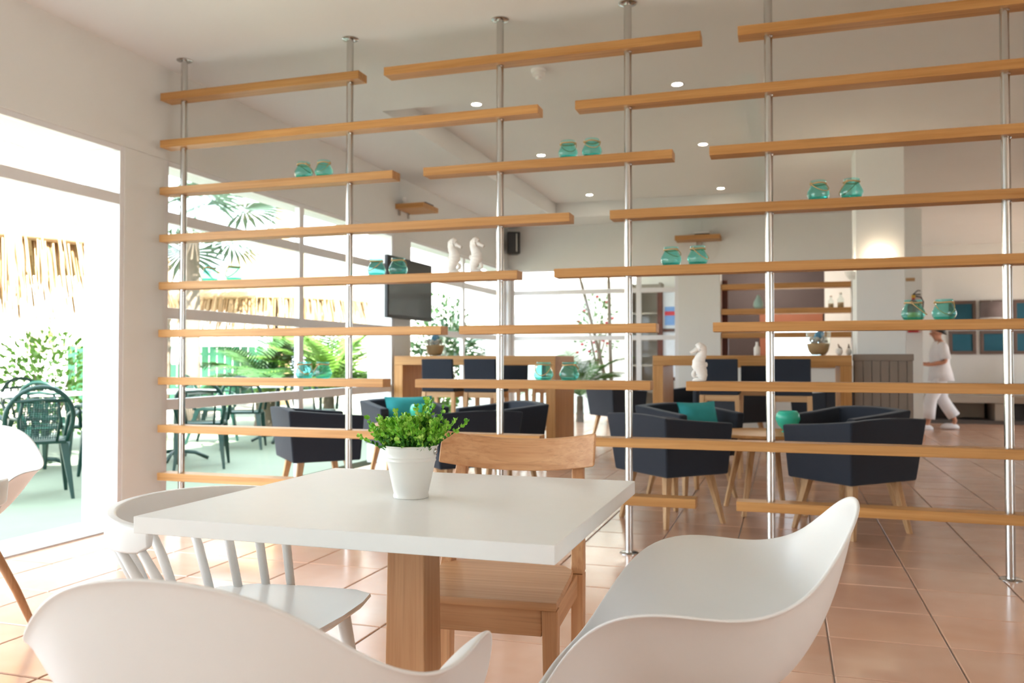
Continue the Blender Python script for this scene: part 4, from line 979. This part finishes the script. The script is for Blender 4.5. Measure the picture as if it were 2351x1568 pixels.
def terrace_chair():
    t = thing('terrace_chair', '', 'chair', group='green plastic terrace chairs')
    gp = 'green_plastic'
    MB().rings([[(x*k, y*k, z) for x, y in ((-.20, -.20), (.20, -.20), (.235, .05), (.225, .21), (-.225, .21), (-.235, .05))] for k, z in ((.97, .40), (1, .41), (1, .425), (.96, .43))]).build('seat', gp, t, angle=35)
    path = []
    for i in range(21):
        a = R(-18+216*i/20); path.append((.235*math.cos(a), -.235-.14*max(0, (math.sin(a)+.3)/1.3), .60+.255*math.sin(a)))
    MB().tube([(.205, -.19, .42)]+path+[(-.205, -.19, .42)], .019, 8).build('back_hoop', gp, t, smooth=True)
    for s in (-1, 1): MB().tube([(s*.13, -.195, .42), (s*.145, -.27, .60), (s*.12, -.325, .735)], .012, 6).build('back_stile', gp, t, smooth=True)
    MB().tube([(-.185, -.335, .745), (0, -.345, .755), (.185, -.335, .745)], .014, 6).build('back_crossbar', gp, t, smooth=True)
    net = MB()
    for k in range(15): x = -.115+.0164*k; net.tube([(x, -.20, .44), (x*1.08, -.27, .60), (x, -.34, .75)], .003, 4)
    for k in range(17): z = .455+.0175*k; y = -.205-.13*(z-.44)/.31; net.tube([(-.125, y-.004, z), (.125, y-.004, z)], .003, 4)
    net.build('back_mesh', gp, t, kind='stuff')
    for s in (-1, 1):
        MB().tube([(s*.232, -.24, .60), (s*.285, -.10, .645), (s*.29, .10, .645), (s*.265, .19, .60), (s*.245, .20, .43)], .018, 8).build('armrest', gp, t, smooth=True)
        MB().taper((s*.255, .235, -.03), (s*.215, .17, .405), .013, .030).build('leg', gp, t, bevel=.004)
        MB().taper((s*.235, -.295, -.03), (s*.185, -.16, .405), .013, .030).build('leg', gp, t, bevel=.004)
    return t
gc = terrace_chair(); gu = [False]
for x, y, fx, fy, lb in ((-5.74, 5.34, -.8, .6, 'green plastic chair outside the door, largest, back turned'), (-6.74, 6.54, -.3, .9, 'green plastic chair outside, beside the white door jamb'),
                         (-7.25, 5.85, -.9, .2, 'green plastic chair outside at the left picture edge'), (-7.9, 7.35, .9, -.3, 'distant green plastic chair below the thatched parasol'), (-8.3, 8.6, .3, -.9, 'farthest green plastic chair seen through the door'),
                         (-5.72, 7.36, -.55, .83, 'green plastic chair behind the first steel pole, back turned'), (-5.98, 6.45, -.8, .5, 'green plastic chair half hidden by the white wall pier'),
                         (-6.42, 9.05, -.5, .85, 'green plastic chair beyond the window, left of the grey armchair'), (-5.72, 9.5, -.1, 1, 'green plastic chair just outside the window by the round table'), (-7.15, 9.45, .8, .3, 'green plastic chair facing in across the round table')):
    place(gc, gu, lb, (x, y, 0), heading(fx, fy))
def terrace_table(label, loc):
    t = thing('terrace_table', label, 'table', loc, 0, 'round terrace tables')
    MB().lathe([(.42, .70), (.45, .705), (.45, .722), (.44, .728)], 36).build('table_top', 'white_plastic', t, angle=40)
    MB().lathe([(.035, .0), (.03, .70)], 14).build('column', 'green_plastic', t, angle=40)
    for k in range(4): a = k*PI/2+.4; MB().tube([(0, 0, .07), (.2*math.cos(a), .2*math.sin(a), .05), (.34*math.cos(a), .34*math.sin(a), -.012)], .02, 8).build('foot', 'green_plastic', t, smooth=True)
terrace_table('round white terrace table outside the door', (-7.25, 6.75, 0))
terrace_table('round white terrace table beyond the left window', (-6.45, 9.85, 0))
terrace_table('round white terrace table partly behind the pier', (-6.35, 7.75, 0))

# ---- palms and shrubs
def frond_mesh(L, nleaf, leafL, droop):
    mb = MB(); pts = []
    for i in range(9):
        f = i/8; pts.append(Vector((0, L*f*(1-.12*f), L*(.42*f-droop*f*f))))
    mb.tube(pts, [.012*(1-.8*i/8) for i in range(9)], 4)
    for k in range(nleaf):
        f = .12+.86*k/(nleaf-1); i = min(7, int(f*8)); p = pts[i].lerp(pts[i+1], f*8-i); d_ = (pts[i+1]-pts[i]).normalized()
        l = leafL*math.sin(PI*min(.98, .15+.85*f))**.6
        for s in (-1, 1):
            e = p+Vector((s*l*.86, 0, 0))+d_*l*.5+Vector((0, 0, -.10*l)); w_ = d_*leafL*.055
            mb.add([p-w_, p+w_, p.lerp(e, .6)+w_*.7+Vector((0, 0, .02)), e, p.lerp(e, .6)-w_*.7+Vector((0, 0, .02))], [(0, 1, 2, 3, 4)])
    return mb
def fan_mesh(L, R_, n=18):
    mb = MB(); mb.tube([(0, 0, 0), (0, L*.5, L*.30), (0, L, L*.36)], [.014, .010, .008], 4); c = Vector((0, L, L*.36))
    for k in range(n):
        a = R(-120+240*k/(n-1)); d_ = Vector((math.sin(a), math.cos(a), .12*math.cos(a)-.12)); e = c+d_*R_; s = Vector((math.cos(a), -math.sin(a), 0))*R_*.055
        m_ = c+d_*R_*.55
        mb.add([c, m_+s, e-Vector((0, 0, R_*.10)), m_-s, m_+Vector((0, 0, R_*.03))], [(0, 1, 4), (1, 2, 4), (2, 3, 4), (3, 0, 4)])
    return mb
def palm(name, label, loc, trunk_h, trunk_r, kind, n, L, mat, seed, lo=-.15, hi=1.1, trunk_mat='trunk_bark', lean=(0, 0)):
    t = thing(name, label, 'palm', loc); rg = random.Random(seed)
    if trunk_h > .02:
        rs = [(trunk_r*(1.15-.3*i/8)*(1+.08*(i % 2)), trunk_h*i/8) for i in range(9)]
        mb = MB(); mb.rings([[(lean[0]*z/trunk_h+r*math.cos(2*PI*j/12), lean[1]*z/trunk_h+r*math.sin(2*PI*j/12), z-.03) for j in range(12)] for r, z in rs]); mb.build('trunk', trunk_mat, t, smooth=True)
    src = (frond_mesh(L, 22, L*.26, .55) if kind == 'feather' else fan_mesh(L*.55, L*.55)).build('frond', mat, t)
    for k in range(n):
        o = src if k == 0 else src.copy()
        if k: COL.objects.link(o); o.parent = t
        o.location = (lean[0], lean[1], trunk_h-.02); o.rotation_euler = (rg.uniform(lo, hi), rg.uniform(-.2, .2), 2*PI*k/n*2.4+rg.uniform(-.3, .3)); s = rg.uniform(.8, 1.1); o.scale = (s, s, s)
    return t
palm('cycad_plant', 'dark green cycad with arching fronds beyond the left window', (-7.75, 11.5, -.03), .7, .15, 'feather', 22, 1.45, 'leaf_dark', 4, -.1, .9)
palm('fan_palm', 'bright green bushy palm left of the white pier', (-6.75, 11.7, -.03), .55, .09, 'feather', 26, 1.7, 'leaf_shrub', 5, .0, 1.2)
palm('tall_palm', 'tall grey-green fan palm showing above the window transom', (-8.75, 11.0, -.03), 3.15, .12, 'fan', 18, 1.35, 'leaf_blue', 6, -.7, .9)
palm('tall_palm', 'tall palm with pinkish trunk right of the fan palm', (-11.8, 18.2, -.03), 5.2, .17, 'feather', 16, 1.7, 'leaf_blue', 7, -.5, .9, 'earthenware')
palm('yucca_plant', 'blue-green spiky palm outside the second window', (-5.75, 14.9, -.03), 1.3, .07, 'fan', 16, .85, 'leaf_blue', 8, -.6, 1.1)
palm('areca_palm', 'green palm outside the far window between the bar tables', (-3.35, 14.2, -.03), .5, .06, 'feather', 20, 1.2, 'leaf_palm', 9, .1, 1.2)
def shrub(name, label, loc, rx, rz, mat, n, seed, flowers=0):
    t = thing(name, label, 'shrub', loc); rg = random.Random(seed); mb = MB(); fl = MB()
    for k in range(n):
        u = Vector((rg.gauss(0, 1), rg.gauss(0, 1), rg.gauss(0, 1))).normalized()*rg.random()**.4; p = Vector((u.x*rx, u.y*rx, rz+u.z*rz)); d_ = (u+Vector((rg.uniform(-.6, .6), rg.uniform(-.6, .6), rg.uniform(-.3, .6)))).normalized()
        s = d_.cross(Vector((rg.uniform(-1, 1), rg.uniform(-1, 1), rg.uniform(-1, 1)))).normalized(); l = rg.uniform(.06, .12)
        mb.add([p, p+d_*l*.5+s*l*.28, p+d_*l, p+d_*l*.5-s*l*.28], [(0, 1, 2, 3)])
        if flowers and rg.random() < flowers: fl.ball(tuple(p+d_*l), .035, 6, 4)
    mb.build('foliage', mat, t, kind='stuff')
    if flowers: fl.build('blossom', 'petal_red', t, kind='stuff')
    for k in range(5): a = k*1.3; MB().tube([(0, 0, 0), (.3*rx*math.cos(a), .3*rx*math.sin(a), rz*.6), (.6*rx*math.cos(a), .6*rx*math.sin(a), rz*1.3)], [.02, .014, .006], 6).build('stem', 'trunk_bark', t, smooth=True)
    return t
shrub('garden_shrub', 'light green shrub seen through the open door', (-9.6, 9.1, -.03), .75, .75, 'leaf_shrub', 1500, 1)
shrub('green_shrub', 'dense green shrub behind the television', (-5.50, 13.3, -.03), .55, 1.1, 'leaf_dark', 1900, 2)
shrub('low_shrub', 'low green shrub at the foot of the second window', (-5.15, 12.1, -.03), .35, .52, 'leaf_shrub', 800, 3)
shrub('flower_shrub', 'climbing shrub with red blossoms outside the far window', (-3.5, 16.3, .9), .42, .75, 'leaf_palm', 260, 4, .06)
for i, (p, lb) in enumerate(((((-3.10, 15.5, -.03), (-3.20, 15.5, .8), (-3.42, 15.5, 1.7), (-3.76, 15.5, 3.0)), 'thin leaning tree trunk outside the far window'), (((-3.10, 15.8, -.03), (-3.14, 15.8, 1.2), (-3.18, 15.8, 3.1)), 'thin upright tree trunk outside the far window'))):
    tag(MB().tube(p, [.04, .034, .03, .026][:len(p)], 8).build('slender_tree', 'trunk_bark', smooth=True), lb, 'tree', 'slender trees outside the far window')
for i, (x, y, lb) in enumerate(((-9.5, 11.3, 'pale slim tree trunk beside the closed parasol, left'), (-9.42, 11.6, 'pale slim tree trunk beside the closed parasol, right'))):
    tag(MB().tube([(x, y, -.03), (x+.05, y, 1.2), (x, y, 2.6)], [.07, .06, .05], 10).build('garden_tree', 'trunk_bark', smooth=True), lb, 'tree', 'slim tree trunks in the garden')
fn = thing('garden_fence', 'green garden fence beyond the terrace', 'fence', (-15.5, 18.6, -.03), R(38))
for k in range(24): MB().box(-2.4+k*.2, -2.4+k*.2+.192, -.015, .015, .05, 1.45).build('board', 'fence_green', fn, bevel=.004)
for z in (.3, 1.2): MB().box(-2.4, 2.4, .0155, .06, z, z+.08).build('rail', 'fence_green', fn)
cp = thing('closed_parasol', 'closed white parasol standing in the garden', 'parasol', (-13.0, 16.0, -.03))
MB().lathe([(.02, 0), (.02, 2.3)], 10).build('pole', 'steel', cp, angle=40)
MB().lathe([(.03, 2.35), (.10, 2.1), (.17, 1.6), (.24, 1.05), (.20, .98), (.03, 1.0)], 14).build('canopy', 'cloth_white', cp, smooth=True)
tag(MB().lathe([(.001, .0), (.22, .0), (.27, .1), (.30, .42), (.31, .45), (.27, .45), (.25, .40), (.001, .40)], 28, cap=False).build('white_planter', 'exterior_render', None, (-8.3, 9.6, -.03), smooth=True), 'round white planter left of the cycad', 'planter')
# ---- passage behind the narrow glazed bay
struct(MB().box(-2.6, -1.25, 15.6, 15.8, -.03, 3.4).build('wall_passage', 'exterior_render'))
nb = thing('notice_board', 'mahogany-framed notice board with blue sheets behind the glass', 'notice board', (-1.87, 14.9, 0))
MB().box(-.255, -.165, -.05, .05, 0, 2.3).build('post', 'mahoganyZ', nb, bevel=.006)
MB().box(.23, .30, -.05, .05, 0, 2.3).build('post', 'mahoganyZ', nb, bevel=.006)
for z in (2.25, 1.545, .70): MB().box(-.165, .23, -.04, .04, z, z+.055).build('rail', 'mahoganyX', nb, bevel=.005)
MB().box(-.16, .225, .0, .02, .76, 2.24).build('backing', 'poster_white', nb)
MB().box(-.13, .21, -.006, -.001, 1.66, 1.98).build('blue_sheet', 'poster_blue', nb)
MB().box(-.13, .05, -.010, -.0061, 1.83, 1.90).build('red_heading', 'poster_red', nb)
for k in range(2): MB().box(-.13+.175*k, .03+.175*k, -.006, -.001, 1.02, 1.48).build('white_sheet', 'poster_blue' if k else 'poster_white', nb)
pc_ = thing('passage_cabinet', 'tall beige cabinet with shelves beside the notice board', 'cabinet', (-2.36, 15.2, -.03))
MB().box(-.26, .26, .15, .2, 0, 2.45).build('back_panel', 'bench_plaster', pc_)
for s in (-1, 1): MB().box(s*.26-.02, s*.26+.02, -.2, .2, 0, 2.45).build('side_panel', 'bench_plaster', pc_, bevel=.004)
for k in range(6): MB().box(-.24, .24, -.2, .15, .05+k*.46, .085+k*.46).build('shelf', 'bench_plaster', pc_, bevel=.003)
